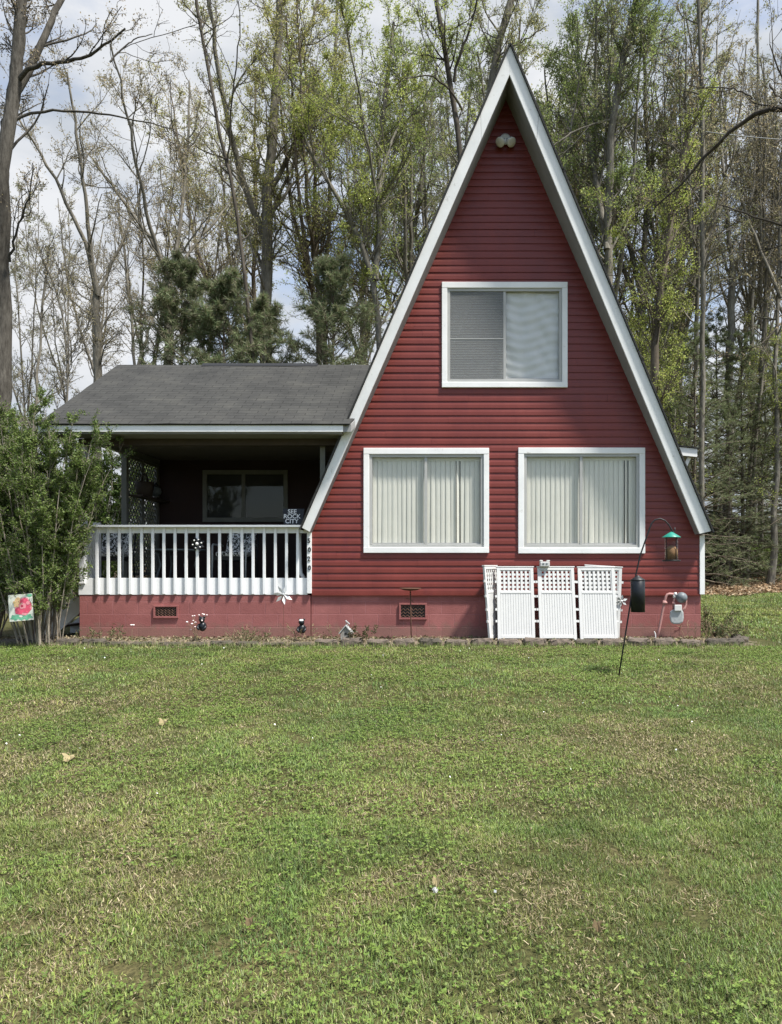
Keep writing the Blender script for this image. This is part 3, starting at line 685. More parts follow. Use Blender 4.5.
m = MB(); top = Vector((c[0], c[1], c[2] + 29 * q)); m.tube([top, P(673.4, 532, PY)], .004, 6); part('hanger', m, 'black_metal', fdr)

# ---- gas meter
gm = thing('gas_meter', 'grey gas meter with regulator on the pink foundation', 'gas meter', P(676, 640, -.25))
YM = -.20; g = (YM - CAMY) / F
def pm(x, y, dy=0): return P(x, y, YM + dy)
m = MB(); ring = [(669.5, 617), (670.2, 611.5), (672.5, 609.3), (681, 609.3), (683.4, 611.5), (683.8, 618), (682.8, 622.6), (679.5, 624.2), (673.5, 624.2), (670.5, 622.4)]
m.prism([pm(x, y, -.09) for x, y in ring][::-1], [pm(x, y, .09) for x, y in ring][::-1]); part('meter_body', m, 'meter_grey', gm, bevel=.022)
m = MB(); q0 = [(674.5, 604.8), (681.8, 604.8), (681.8, 611), (674.5, 611)]; m.prism([pm(x, y, -.12) for x, y in q0][::-1], [pm(x, y, .03) for x, y in q0][::-1]); part('index_box', m, 'lamp_white', gm, bevel=.008)
m = MB(); c = pm(681, 597.5); m.lathe((c[0], YM - .10, c[2]), [(.035, 0), (.05, .012), (.082, .04), (.085, .07), (.085, .085), (.08, .10), (.04, .13)], 20, 'y'); part('regulator', m, 'meter_dark', gm, True)
m = MB(); m.tube([pm(657.0, 640), pm(659, 630), pm(661.5, 617), pm(664, 604), pm(665.8, 597), pm(667.2, 594.6), pm(669.5, 593.9), pm(674, 594.3)], [.021] * 8, 10); part('riser_pipe', m, 'pipe_paint', gm, True)
m = MB(); m.tube([pm(663.9, 604.5), pm(665, 600.8)], .032, 10); m.tube([pm(662.6, 602.6, -.02), pm(667.2, 603, -.02)], .013, 8); part('shutoff_valve', m, 'pipe_paint', gm, True)
m = MB(); m.tube([pm(674, 594.3), pm(676.5, 594.0)], .03, 10); m.tube([pm(674.2, 594.3), pm(674.2, 598)], .024, 10); part('union', m, 'lamp_white', gm, True)
m = MB(); m.tube([pm(678, 593.6, .02), pm(682.5, 593.4, .02), pm(685.2, 595, .02), pm(686, 598.5, .02), pm(686, 604, .02), pm(684.6, 608, .02), pm(682.4, 610.6, 0)], .018, 10); part('outlet_pipe', m, 'pipe_paint', gm, True)
m = MB(); m.tube([pm(673.5, 611), pm(673.3, 604), pm(674, 600), pm(674.5, 597)], .017, 8); m.tube([pm(672.2, 603.5), pm(674.8, 603.5)], .028, 10); part('inlet_pipe', m, 'pipe_paint', gm, True)
m = MB(); m.tube([pm(655.8, 640, -.04), pm(655.4, 634, -.04), pm(654.3, 631.5, -.04)], .008, 6); part('tracer_wire', m, 'petal_white', gm)

# ---- rusty dish on a stake
dsh = thing('dish_feeder', 'rusty dish on a thin stake before the right foundation vent', 'bird bath', P(411, 640, -.42))
YD = -.42; c = P(410.3, 589.5, YD)
m = MB(); m.lathe(c, [(.02, -.02), (.10, -.012), (.165, .012), (.168, .022), (.155, .022), (.09, .004), (.01, .0)], 24); part('dish', m, 'rust', dsh, True)
m = MB(); m.tube([P(411.3, 645, YD), P(411, 620, YD), P(410.3, 591, YD)], .009, 8); part('stake', m, 'rust', dsh, True)
m = MB(); m.tube([P(406, 598.5, YD), P(410.5, 599, YD), P(414, 603, YD)], .006, 6); part('twig_perch', m, 'rust', dsh)

# ---- little wooden bird house on the edging
bh = thing('bird_house', 'small weathered wooden bird house on the edging stones', 'bird house', P(346, 637, -.72))
c = P(346.3, 636, -.72); s = .0152
m = MB(); m.prism([(c[0] - .075, -.80, c[2] - .06), (c[0] + .075, -.80, c[2] - .06), (c[0] + .075, -.80, c[2] + .05), (c[0], -.80, c[2] + .15), (c[0] - .075, -.80, c[2] + .05)], [(c[0] - .075, -.66, c[2] - .06), (c[0] + .075, -.66, c[2] - .06), (c[0] + .075, -.66, c[2] + .05), (c[0], -.66, c[2] + .15), (c[0] - .075, -.66, c[2] + .05)]); part('box', m, 'old_wood', bh)
for sg in (-1, 1): m = MB(); m.beam((c[0], -.73, c[2] + .165), (c[0] + sg * .098, -.73, c[2] + .045), .18, .012, up=(0, 0, 1)); part('roof_board', m, 'galvanised', bh)
m = MB(); m.lathe((c[0], -.8035, c[2] + .04), [(.02, 0), (.02, .002)], 14, 'y'); part('entrance_hole', m, 'black_metal', bh)
m = MB(); m.tube([(c[0], -.73, c[2] + .17), (c[0], -.73, c[2] + .22)], .006, 6); m.beam((c[0] - .01, -.73, c[2] + .235), (c[0] + .05, -.73, c[2] + .18), .05, .012); part('finial', m, 'galvanised', bh)

# ---- small dark garden figures
def figure(name, x, y, label, cat, white):
    c = P(x, y, -.5); t = thing(name, label, cat, c)
    m = MB()
    m.ball((c[0], c[1], c[2] + .07), .062, 14, (1, .95, 1.2)); m.ball((c[0] - .004, c[1] - .02, c[2] + .175), .046, 14)
    part('body', m, 'black_plastic', t, True)
    for sg in (-1, 1): m = MB(); m.ball((c[0] + sg * .034, c[1] - .01, c[2] + .215), .016, 8); part('ear', m, 'black_plastic', t, True)
    for sg in (-1, 1): m = MB(); m.tube([(c[0] + sg * .045, c[1] - .02, c[2] + .10), (c[0] + sg * .06, c[1] - .06, c[2] + .06), (c[0] + sg * .03, c[1] - .09, c[2] + .03)], [.02, .018, .016], 8); part('arm', m, 'black_plastic', t, True)
    if white: m = MB(); m.ball((c[0] - .006, c[1] - .028, c[2] + .200), .036, 12, (1, 1, .6)); part('cap', m, 'petal_white', t, True)
    else: m = MB(); m.ball((c[0] + .012, c[1] - .066, c[2] + .165), .014, 10); part('muzzle', m, 'petal_blush', t, True)
    return t
figure('garden_figure', 202.5, 631, 'black animal figurine beside small white flowers', 'garden figure', False)
figure('garden_figure', 302, 633.5, 'black figurine with a white head at the foundation joint', 'garden figure', True)

# ---- pinwheel flowers and rail ornament
def wheel(c, r, n, w, tilt, parent, name, m_):
    for i in range(n):
        a = 2 * math.pi * i / n + .35; u = Vector((math.cos(a), 0, math.sin(a))); v = Vector((-u.z, tilt, u.x)).normalized(); p = Vector(c)
        th = Vector((0, .004, 0))
        ring = [p + u * .012, p + u * r * .55 + v * w, p + u * r, p + u * r * .55 - v * w]
        m = MB(); m.prism(ring, [q + th for q in ring]); part(name, m, m_, parent)
pw = thing('pinwheel', 'white pinwheel flower on a stake below the porch skirting', 'pinwheel', P(283.5, 640, -.3))
c = P(283.3, 594.5, -.3); wheel(c, .16, 7, .03, .5, pw, 'petal', 'petal_white'); m = MB(); m.ball((c[0], c[1] - .01, c[2]), .02, 10); part('hub', m, 'meter_grey', pw, True)
m = MB(); m.tube([c + [0, .012, 0], P(283.8, 645, -.3)], .0028, 6); part('stake', m, 'rust', pw)
pw = thing('pinwheel', 'small white pinwheel beside the crooked screen panel', 'pinwheel', P(621, 640, -.25))
c = P(621.5, 601, -.25); wheel(c, .10, 6, .022, .5, pw, 'petal', 'galvanised'); m = MB(); m.ball((c[0], c[1] - .01, c[2]), .016, 10); part('hub', m, 'petal_white', pw, True)
m = MB(); m.tube([c + [0, .012, 0], P(621, 645, -.25)], .003, 6); part('stake', m, 'rust', pw)
orn = thing('rail_ornament', 'dark metal flower ornament with a pale centre hung on the railing', 'ornament', P(197, 544, -.09))
c = P(197.2, 543.8, -.075); wheel(c, .125, 8, .030, .4, orn, 'petal', 'black_metal'); m = MB(); m.ball((c[0], c[1] - .012, c[2]), .026, 10); part('centre', m, 'petal_white', orn, True)
m = MB()
for i in range(6):
    a = i * 1.05 + .2; m.ball((c[0] + .07 * math.cos(a), c[1] - .012, c[2] + .07 * math.sin(a)), .013, 8)
part('bead_ring', m, 'petal_white', orn, True)

# ---- painted bird house on the rail, its dark roof lettered
rb = thing('roof_sign', 'small black sign lettered SEE ROCK CITY behind the railing top', 'sign', P(292, 525, .05))
ca = P(292, 517, .02)
m = MB(); x0, x1 = PX(282.2, .02), PX(304, .02); zt, zb = PZ(508.5, .02), PZ(525.3, .02)
m.prism([(x0 + .03, .0, zb), (x1 - .02, .0, zb), (x1, .06, zt), (x0, .06, zt)], [(x0 + .03, .02, zb), (x1 - .02, .02, zb), (x1, .08, zt), (x0, .08, zt)]); part('board', m, 'black_metal', rb, bevel=.003)
o = link('lettering', text_mesh('SEE\nROCK\nCITY', .098, .003, 'lettering'), 'petal_white', rb); ol = rb.location
o.location = (ca[0] - ol.x, .024 - ol.y - .002, (zt + zb) / 2 - ol.z + .006); o.rotation_euler = (R(90) - math.atan2(.06, zt - zb), 0, 0)
m = MB(); m.beam((ca[0], .05, 1.831), (ca[0], .05, zb + .02), .05, .03); part('bracket', m, 'meter_dark', rb)

# ---- porch furniture
def patio_chair():
    r = bpy.data.objects.new('patio_chair', None); COL.objects.link(r)
    m = MB(); m.prism([(-.27, -.28, .38), (.27, -.28, .38), (.27, -.28, .44), (-.27, -.28, .44)], [(-.27, .25, .36), (.27, .25, .36), (.27, .25, .42), (-.27, .25, .42)]); part('seat', m, 'black_metal', r)
    m = MB(); m.box(-.25, .25, -.27, .20, .441, .52); part('seat_cushion', m, 'floral_fabric', r, bevel=.03)
    m = MB(); m.prism([(-.25, .16, .50), (.25, .16, .50), (.25, .32, .96), (-.25, .32, .96)], [(-.25, .26, .50), (.25, .26, .50), (.25, .42, .96), (-.25, .42, .96)]); part('back_cushion', m, 'floral_fabric', r, bevel=.03)
    for sg in (-1, 1):
        m = MB(); m.tube([(sg * .29, -.30, 0), (sg * .29, -.29, .40), (sg * .30, -.26, .62), (sg * .31, -.20, .645), (sg * .31, .22, .63)], .016, 8); part('arm', m, 'meter_grey', r, True)
        m = MB(); m.tube([(sg * .28, .34, 0), (sg * .28, .25, .40), (sg * .27, .44, .98)], .016, 8); part('rear_leg', m, 'black_metal', r, True)
    return r
pc = patio_chair()
for i, (x, Y, rz, lab) in enumerate([(114, .95, 4, 'floral cushioned patio chair behind the railing beside the lattice end'), (237, .95, -6, 'floral cushioned patio chair behind the railing nearest the lettered sign')]):
    o = pc if i == 0 else copy_tree(pc)
    o.location = (PX(x, Y), Y - .1, .90); o.rotation_euler = (0, 0, R(rz + 180) if False else R(rz)); tag(o, lab, 'chair', 'cushioned chairs on the porch')
tb = thing('patio_table', 'dark round patio table between the two porch chairs', 'table', (PX(178, 1.1), 1.1, .90))
x, y = PX(178, 1.1), 1.1
m = MB(); m.lathe((x, y, 1.44), [(.50, 0), (.52, .01), (.52, .025), (.50, .03)], 32); part('table_top', m, 'meter_dark', tb, True)
for a in range(4): aa = a * math.pi / 2 + .7; m = MB(); m.tube([(x + .40 * math.cos(aa), y + .4 * math.sin(aa), .90), (x + .3 * math.cos(aa), y + .3 * math.sin(aa), 1.2), (x + .36 * math.cos(aa), y + .36 * math.sin(aa), 1.44)], .016, 8); part('leg', m, 'meter_dark', tb, True)
# things on the lattice shelf
bk = thing('storage_basket', 'dark wicker basket on the shelf against the porch lattice', 'basket', (-5.5, 2.0, 2.475))
m = MB(); m.lathe((-5.5, 2.0, 2.476), [(.13, 0), (.16, .12), (.17, .26), (.155, .262), (.14, .05)], 20); part('basket_body', m, 'porch_brown', bk, True)
m = MB(); m.tube([(-5.5, 1.84, 2.73), (-5.5, 1.9, 2.86), (-5.5, 2.0, 2.90), (-5.5, 2.1, 2.86), (-5.5, 2.16, 2.73)], .012, 8); part('handle', m, 'porch_brown', bk, True)
ln = thing('shelf_lantern', 'dark round lantern on the porch shelf beside the basket', 'lantern', (-5.5, 2.55, 2.475))
m = MB(); m.lathe((-5.5, 2.55, 2.476), [(.08, 0), (.08, .02), (.06, .03)], 16); part('lantern_base', m, 'black_metal', ln, True)
m = MB(); m.ball((-5.5, 2.55, 2.62), .105, 16); part('globe', m, 'meter_dark', ln, True)
m = MB(); m.lathe((-5.5, 2.55, 2.72), [(.06, 0), (.03, .05), (.01, .07)], 16); part('lantern_cap', m, 'black_metal', ln, True)

# ---- garden flag
gf = thing('garden_flag', 'garden flag printed with a big pink flower by the shrub', 'garden flag', P(21, 632, -1.0))
YG = -1.25
def pf(x, y, dy=0): return P(x, y, YG + dy)
m = MB(); nx, ny = 10, 10
def flag_pt(u, v, off):   # u 0..1 right, v 0..1 down
    x = 8 + 1.6 * v + u * (24.2 - .0 * v); y = 595.2 - 1.9 * u + v * (26.6 - .2 * u)
    return pf(x, y, .012 * math.sin(u * 5 + v * 2) * v + off)
vs = [flag_pt(i / nx, j / ny, o_) for o_ in (0, .004) for j in range(ny + 1) for i in range(nx + 1)]
W1 = nx + 1; oo = W1 * (ny + 1); fs = []
for j in range(ny):
    for i in range(nx):
        q = (j * W1 + i, (j + 1) * W1 + i, (j + 1) * W1 + i + 1, j * W1 + i + 1); fs += [q, tuple(a + oo for a in q[::-1])]
m.add(vs, fs); part('cloth', m, 'flag_cloth', gf, True)
def blob(m, u0, v0, ru, rv, off, n=18, wob=0, ph=0, lob=5):
    vs = [flag_pt(u0, v0, off)]
    for i in range(n):
        a = 2 * math.pi * i / n; k = 1 + wob * math.sin(lob * a + ph); vs.append(flag_pt(min(.985, max(.015, u0 + ru * k * math.cos(a))), min(.985, max(.015, v0 + rv * k * math.sin(a))), off))
    m.add(vs, [(0, 1 + (i + 1) % n, 1 + i) for i in range(n)])
for i, (mm, items) in enumerate([
    ('flag_leaf', [(.25, .86, .20, .10, .2), (.72, .87, .22, .10, .25), (.5, .92, .1, .06, .2), (.88, .07, .12, .06, .1)]),
    ('flag_pink_light', [(.60, .46, .36, .34, .06)]), ('flag_pink', [(.63, .42, .28, .25, .10), (.42, .62, .18, .14, .1), (.70, .60, .20, .12, .1)]),
    ('flag_peach', [(.32, .33, .13, .15, .22), (.40, .18, .10, .07, .2)]), ('flag_pink_light', [(.57, .44, .15, .12, .12), (.80, .35, .08, .07, .1)]), ('flag_crimson', [(.55, .45, .05, .04, .1)])]):
    m = MB()
    for it in items: blob(m, *it[:4], -.0016 - .0009 * i, wob=it[4], ph=i)
    part('printed_flower' if i else 'printed_leaves', m, mm, gf)
m = MB(); m.tube([pf(34.5, 640, .01), pf(34.0, 592.5, .01), pf(33, 592.0, .01), pf(6.8, 594.2, .01)], .006, 6); part('flag_stand', m, 'black_metal', gf)

# ---- edging stones
def stone_mesh(seed, w, d, h):
    rr = random.Random(seed); bm = MB(); nx, ny, nz = 6, 4, 3; vs = {}; 
    def vid(i, j, k):
        if (i, j, k) not in vs:
            x, y, z = i / nx - .5, j / ny - .5, k / nz
            px, py, pz = x * w, y * d, z * h
            e = sum(abs(q) > .49 for q in (x, y)) + (k == nz)
            sh = .014 * e + .014 * rr.random()
            px -= math.copysign(sh, x) if abs(x) > .49 else 0; py -= math.copysign(sh, y) if abs(y) > .49 else 0
            pz -= sh * .8 if k == nz else 0
            vs[(i, j, k)] = len(bm.v); bm.v.append((px + rr.gauss(0, .007), py + rr.gauss(0, .008), pz + rr.gauss(0, .007)))
        return vs[(i, j, k)]
    for i in range(nx):
        for j in range(ny): bm.f.append((vid(i, j, nz), vid(i + 1, j, nz), vid(i + 1, j + 1, nz), vid(i, j + 1, nz)))
    for k_ in range(nz):
        for i in range(nx):
            bm.f.append((vid(i, 0, k_), vid(i + 1, 0, k_), vid(i + 1, 0, k_ + 1), vid(i, 0, k_ + 1))); bm.f.append((vid(i + 1, ny, k_), vid(i, ny, k_), vid(i, ny, k_ + 1), vid(i + 1, ny, k_ + 1)))
        for j in range(ny):
            bm.f.append((vid(0, j + 1, k_), vid(0, j, k_), vid(0, j, k_ + 1), vid(0, j + 1, k_ + 1))); bm.f.append((vid(nx, j, k_), vid(nx, j + 1, k_), vid(nx, j + 1, k_ + 1), vid(nx, j, k_ + 1)))
    me = bpy.data.meshes.new('edging_stone'); me.from_pydata(bm.v, [], bm.f); me.update(); return me
SM = {}
for kind in ('stone_dark', 'stone_brown'):
    SM[kind] = [stone_mesh(i + len(kind), .375, .20, .175) for i in range(4)]
    for me in SM[kind]: me.materials.append(MATS[kind])
def stone(x, y, rz, kind, label, grp, sx=1, sz=1, tilt=0):
    o = bpy.data.objects.new('edging_stone', random.choice(SM[kind])); COL.objects.link(o)
    o.location = (x, y, -.035); o.rotation_euler = (R(random.gauss(0, 1.5)), R(tilt + random.gauss(0, 1.2)), rz + R(random.gauss(0, 2.5))); o.scale = (sx, random.uniform(.9, 1.1), sz)
    tag(o, label, 'edging stone', grp)
YS = -.86; x = -7.1
while x < PX(92, YS):
    stone(x, YS + .12 * math.sin(x), 0, 'stone_dark', 'low dark mossy edging stone in front of the big shrub', 'mossy edging stones before the shrub', 1.0, .8); x += .385
while x < PX(322, YS):
    stone(x, YS + .02 * math.sin(x * 3), 0, 'stone_dark', 'sunken weathered edging stone below the porch foundation', 'sunken edging stones below the porch', random.uniform(.95, 1.0), random.uniform(.50, .68)); x += .388
while x < PX(716, YS):
    stone(x, YS + .012 * math.sin(x * 3), 0, random.choice(['stone_brown', 'stone_brown', 'stone_dark']), 'brown concrete edging stone in the straight row below the red gable wall', 'edging stones below the red gable wall', random.uniform(.95, 1.0), random.uniform(.78, .96)); x += .385
for i in range(5):
    a = i * .42; stone(x + .02 + .30 * i * math.cos(a * .7), YS + .03 + .30 * i * math.sin(a * .7), a * 1.0, 'stone_dark', 'edging stone in the curved end of the row past the house corner', 'edging stones curving round the bed end', 1, .85)
XEND = x

# ---- planting bed between wall and edging
bx = np.linspace(-8.2, XEND + 1.0, 150); by = np.linspace(-.98, .25, 16)
V = []; 
for yy in by:
    for xx in bx: V.append((xx, yy, .010 + .022 * math.sin(xx * 7 + yy * 9) * math.sin(xx * 3.1) + .02 * smooth((yy + .95) / .3) + RNG.normal(0, .006) - .05 * float(yy < -.93) - .05 * float(smooth((xx - XEND) / .8))))
V = np.array(V); nn = len(bx); F_ = np.array([(j * nn + i, j * nn + i + 1, (j + 1) * nn + i + 1, (j + 1) * nn + i) for j in range(len(by) - 1) for i in range(nn - 1)])
tag(link('flower_bed_soil', np_mesh('flower_bed_soil', V, [F_], 4), 'mulch', smooth_=True), kind='structure')
# ================================================================== VEGETATION
def unit(a): return a / np.maximum(np.linalg.norm(a, axis=-1, keepdims=True), 1e-9)
def resample(p, n):
    p = np.asarray(p, float); s = np.r_[0, np.cumsum(np.linalg.norm(np.diff(p, axis=0), axis=1))]; t = np.linspace(0, s[-1], n)
    q = np.stack([np.interp(t, s, p[:, i]) for i in range(3)], 1)
    for _ in range(2): q[1:-1] = .25 * q[:-2] + .5 * q[1:-1] + .25 * q[2:]
    return q
def tubes_np(Pm, Rm, k):
    M, n, _ = Pm.shape
    T = np.empty_like(Pm); T[:, 1:-1] = Pm[:, 2:] - Pm[:, :-2]; T[:, 0] = Pm[:, 1] - Pm[:, 0]; T[:, -1] = Pm[:, -1] - Pm[:, -2]; T = unit(T)
    ref = np.where(np.abs(T[:, :1, 2:3]) < .8, np.array([0, 0, 1.0]), np.array([1.0, .1, 0])); U = unit(np.cross(T, np.broadcast_to(ref, T.shape))); W = np.cross(T, U)
    a = np.arange(k) * 2 * np.pi / k
    V = Pm[:, :, None, :] + Rm[:, :, None, None] * (U[:, :, None, :] * np.cos(a)[None, None, :, None] + W[:, :, None, :] * np.sin(a)[None, None, :, None])
    idx = np.arange(M * n * k).reshape(M, n, k); a0 = idx[:, :-1]; b0 = idx[:, 1:]
    Q = np.stack([a0, np.roll(a0, -1, 2), np.roll(b0, -1, 2), b0], -1).reshape(-1, 4)
    return V.reshape(-1, 3), Q
def grow(S, D, Ln, n, wander, up, rng):
    Pm = np.empty((len(S), n + 1, 3)); Pm[:, 0] = S; d = unit(D)
    for i in range(n):
        d = unit(d + rng.normal(0, wander, d.shape) + np.array([0, 0, up])); Pm[:, i + 1] = Pm[:, i] + d * (Ln / n)[:, None]
    return Pm
def spawn(Pm, Rm, cnt, tmin, ang, rng, tmax=1.0, even=False):
    M, n, _ = Pm.shape; pi = np.repeat(np.arange(M), cnt); K = len(pi)
    t = tmin + (tmax - tmin) * rng.random(K) ** .85; f = t * (n - 1); i0 = np.minimum(f.astype(int), n - 2); w = (f - i0)[:, None]
    A = Pm[pi, i0]; B = Pm[pi, i0 + 1]; S = A + (B - A) * w; T = unit(B - A)
    r = Rm[pi, i0] * (1 - w[:, 0]) + Rm[pi, i0 + 1] * w[:, 0]
    X = unit(np.cross(T, rng.normal(0, 1, T.shape))); an = np.radians(rng.normal(ang, 11, K))[:, None]
    return S, T * np.cos(an) + X * np.sin(an), r, t, pi
def leaf_quads(C, size, rng, aspect=.55, flat=0.0):
    K = len(C); u = unit(rng.normal(0, 1, (K, 3)) * np.array([1, 1, 1 - flat])); v = unit(np.cross(u, rng.normal(0, 1, (K, 3)) + np.array([0, 0, 3 * flat])))
    s = (size * rng.uniform(.65, 1.25, K))[:, None]
    w = u * s * .5; h = v * s * .5 * aspect
    V = np.stack([C - w, C + h - w * .1, C + w, C - h - w * .1], 1).reshape(-1, 3); return V, np.arange(K * 4).reshape(-1, 4)
PAL = {
    'bronze': [(.29, .235, .15), (.24, .21, .115), (.34, .275, .18)],
    'tan': [(.33, .28, .165), (.28, .26, .13), (.37, .32, .20)],
    'yellow': [(.37, .37, .12), (.31, .34, .10), (.41, .38, .15)],
    'green': [(.25, .32, .10), (.21, .28, .085), (.31, .36, .12)],
    'lime': [(.34, .40, .09), (.28, .35, .08), (.38, .40, .12)],
    'olive': [(.26, .265, .125), (.30, .285, .14), (.22, .245, .105)],
}
def leaf_cols(K, pal, rng, clump=None):
    p = np.array(PAL[pal] if isinstance(pal, str) else pal); c = p[rng.integers(0, len(p), K)]
    f = rng.uniform(.75, 1.25, (K, 1))
    if clump is not None: f = f * (.78 + .44 * ((clump * 0.6180339) % 1.0))[:, None]
    return np.repeat(c * f, 4, 0)
LEAFX = 1.75
def tree_meshes(limbs, rng, pal, n1=22, n2=6, n3=5, leaves=8, lsize=.085, l1=3.2, spread=46, up1=.10, twig_r=.009, k0=10, t0=.38, sub_t=.12, spreadleaf=.16):
    """limbs: [(points, r0, r1)], the first being the trunk. returns (trunk, branches, crown) arrays"""
    LP = []; LR = []
    for i, (p, r0, r1) in enumerate(limbs):
        n = 16; q = resample(p, n); q[1:-1] += rng.normal(0, .02 + r0 * .10, (n - 2, 3)) * np.array([1, 1, .2]); t = np.linspace(0, 1, n)
        rr = r0 + (r1 - r0) * t ** .9
        if i == 0: rr = rr * (1 + .35 * np.exp(-t * 16))
        LP.append(q); LR.append(rr)
    LP = np.array(LP); LR = np.array(LR)
    tv, tq = tubes_np(LP[:1], LR[:1], k0)
    BV = []; BQ = []; off = 0
    def addt(Pm, Rm, k):
        nonlocal off
        v, q = tubes_np(Pm, Rm, k); BV.append(v); BQ.append(q + off); off += len(v)
    if len(LP) > 1: addt(LP[1:], LR[1:], 8)
    cnt = np.maximum(2, np.round(n1 * np.array([np.linalg.norm(np.diff(p, axis=0), axis=1).sum() for p in LP]) / np.linalg.norm(np.diff(LP[0], axis=0), axis=1).sum())).astype(int)
    Ss, Ds, Rs, Ts = [], [], [], []
    for i in range(len(LP)):
        S, D, r, t, _ = spawn(LP[i:i + 1], LR[i:i + 1], cnt[i], t0 if i == 0 else sub_t, spread, rng); Ss.append(S); Ds.append(D); Rs.append(r); Ts.append(t)
    S = np.concatenate(Ss); D = np.concatenate(Ds); r = np.concatenate(Rs); t = np.concatenate(Ts)
    Ln = l1 * (1.15 - .65 * t) * rng.uniform(.55, 1.3, len(S))
    P1 = grow(S, D, Ln, 7, .16, up1, rng); r0 = np.minimum(r * .5, .012 + Ln * .012); R1 = r0[:, None] * np.linspace(1, .32, 8)[None]; R1 = np.maximum(R1, twig_r * 1.15); addt(P1, R1, 5)
    S, D, r, t, _ = spawn(P1, R1, n2, .18, 42, rng); Ln = np.repeat(Ln, n2) * rng.uniform(.22, .5, len(S)) * (1.1 - .4 * t)
    P2 = grow(S, D, Ln, 5, .20, .07, rng); R2 = np.maximum(r * .55, twig_r)[:, None] * np.linspace(1, .6, 6)[None]; addt(P2, R2, 4)
    S, D, r, t, pi = spawn(P2, R2, n3, .2, 40, rng); L3 = np.repeat(Ln, n3) * rng.uniform(.3, .6, len(S))
    P3 = grow(S, D, L3, 3, .22, .06, rng); R3 = np.full((len(S), 4), twig_r * .8) * np.linspace(1, .6, 4)[None]; addt(P3, R3, 3)
    # leaves on and near the twigs
    cl = rng.random(len(P3)) > .18
    idx = np.repeat(np.arange(len(P3))[cl], int(round(leaves * LEAFX))); K = len(idx); tt = rng.random(K) * 3; i0 = np.minimum(tt.astype(int), 2); w = (tt - i0)[:, None]
    C = P3[idx, i0] * (1 - w) + P3[idx, i0 + 1] * w + rng.normal(0, spreadleaf * .5, (K, 3))
    V, Q = leaf_quads(C, lsize * .86, rng); cols = leaf_cols(K, pal, rng, pi[idx] // max(1, n3))
    return (tv, tq), (np.concatenate(BV), np.concatenate(BQ)), (V, Q, cols)
def make_tree(name, base, meshes, bark, label, cat='tree', group=None, leafm='leaf'):
    root = thing(name, label, cat, base, group); b = np.asarray(base, float)
    (tv, tq), (bv, bq), (lv, lq, lc) = meshes
    link('trunk', np_mesh('trunk', tv - b, [tq], 4), bark, root, smooth_=True)
    link('branches', np_mesh('branches', bv - b, [bq], 4), bark, root, smooth_=True)
    if len(lq): link('crown', np_mesh('crown', lv - b, [lq], 4, lc), leafm, root)
    return root

def px_tree(label, d, trunk, limbs, pal, bark='bark_grey', seed=1, name='deciduous_tree', wob=.05, **kw):
    """trunk/limbs: ([(px x, px y)...], width px at start, width px at end); built at its own distance d with limbs leaving that plane"""
    rng = np.random.default_rng(seed); Y = d + CAMY; out = []; px2m = d / F
    bx = trunk[0][0][0]; X0 = PX(bx, Y); base = np.array([X0, Y, float(gz(X0, Y)) - .05])
    tp = [base] + [P(x, y, Y + rng.normal(0, .12)) for x, y in trunk[0]]
    out.append((np.array(tp), trunk[1] * px2m / 2, trunk[2] * px2m / 2))
    for pts, w0, w1 in limbs:
        s = rng.choice([-1, 1]) * rng.uniform(.15, .45); q = []; p0 = None; acc = 0
        for i, (x, y) in enumerate(pts):
            if i: acc += math.hypot(x - pts[i - 1][0], y - pts[i - 1][1]) * px2m
            dy = s * acc; dd = (Y + dy - CAMY) / d
            q.append(P(x, y, Y) if i == 0 else np.array([PX(x, Y), Y + dy, PZ(y, Y)]))
        out.append((np.array(q), w0 * px2m / 2, w1 * px2m / 2))
    return make_tree(name, base, tree_meshes(out, rng, pal, **kw), bark, label)

# --- the trees one can tell apart
px_tree('massive grey-barked forked tree cut by the left picture edge', 19, ([(-1, 560), (0, 380), (1, 250), (3, 190), (5, 150), (10, 105), (16, 62), (22, 15), (26, -40)], 25, 9),
        [([(14, 95), (24, 68), (32, 30), (41, -5), (48, -60)], 8, 5), ([(2, 185), (-4, 130), (-9, 60), (-12, -30)], 12, 8),
         ([(17, 82), (26, 74), (42, 68), (62, 70), (90, 72), (108, 65), (124, 58), (138, 50)], 5.0, 1.6), ([(12, 122), (22, 113), (40, 107), (80, 103), (120, 106), (164, 112)], 3.2, 1.0),
         ([(10, 262), (20, 240), (30, 222), (44, 200), (50, 180)], 2.8, 1.0), ([(110, 62), (118, 45), (132, 30), (146, 22)], 2.0, .8)],
        'bronze', 'bark_oak', 11, t0=.82, n1=26, n2=4, n3=4, leaves=4, lsize=.065, l1=1.8, twig_r=.008, k0=14)
px_tree('slim tree forking in three above the left end of the porch roof', 28, ([(98, 480), (97, 360), (97, 292)], 9.5, 7.5),
        [([(97, 294), (92, 255), (82, 222), (68, 190), (50, 158), (36, 130)], 5, 1.6), ([(97, 294), (95, 240), (93, 190), (92, 140), (88, 100)], 5, 1.8), ([(98, 296), (108, 262), (118, 235), (127, 205), (134, 170)], 4, 1.4)],
        'tan', 'bark_grey', 12, t0=.75, n1=16, n2=5, n3=4, leaves=5, lsize=.075, l1=2.6)
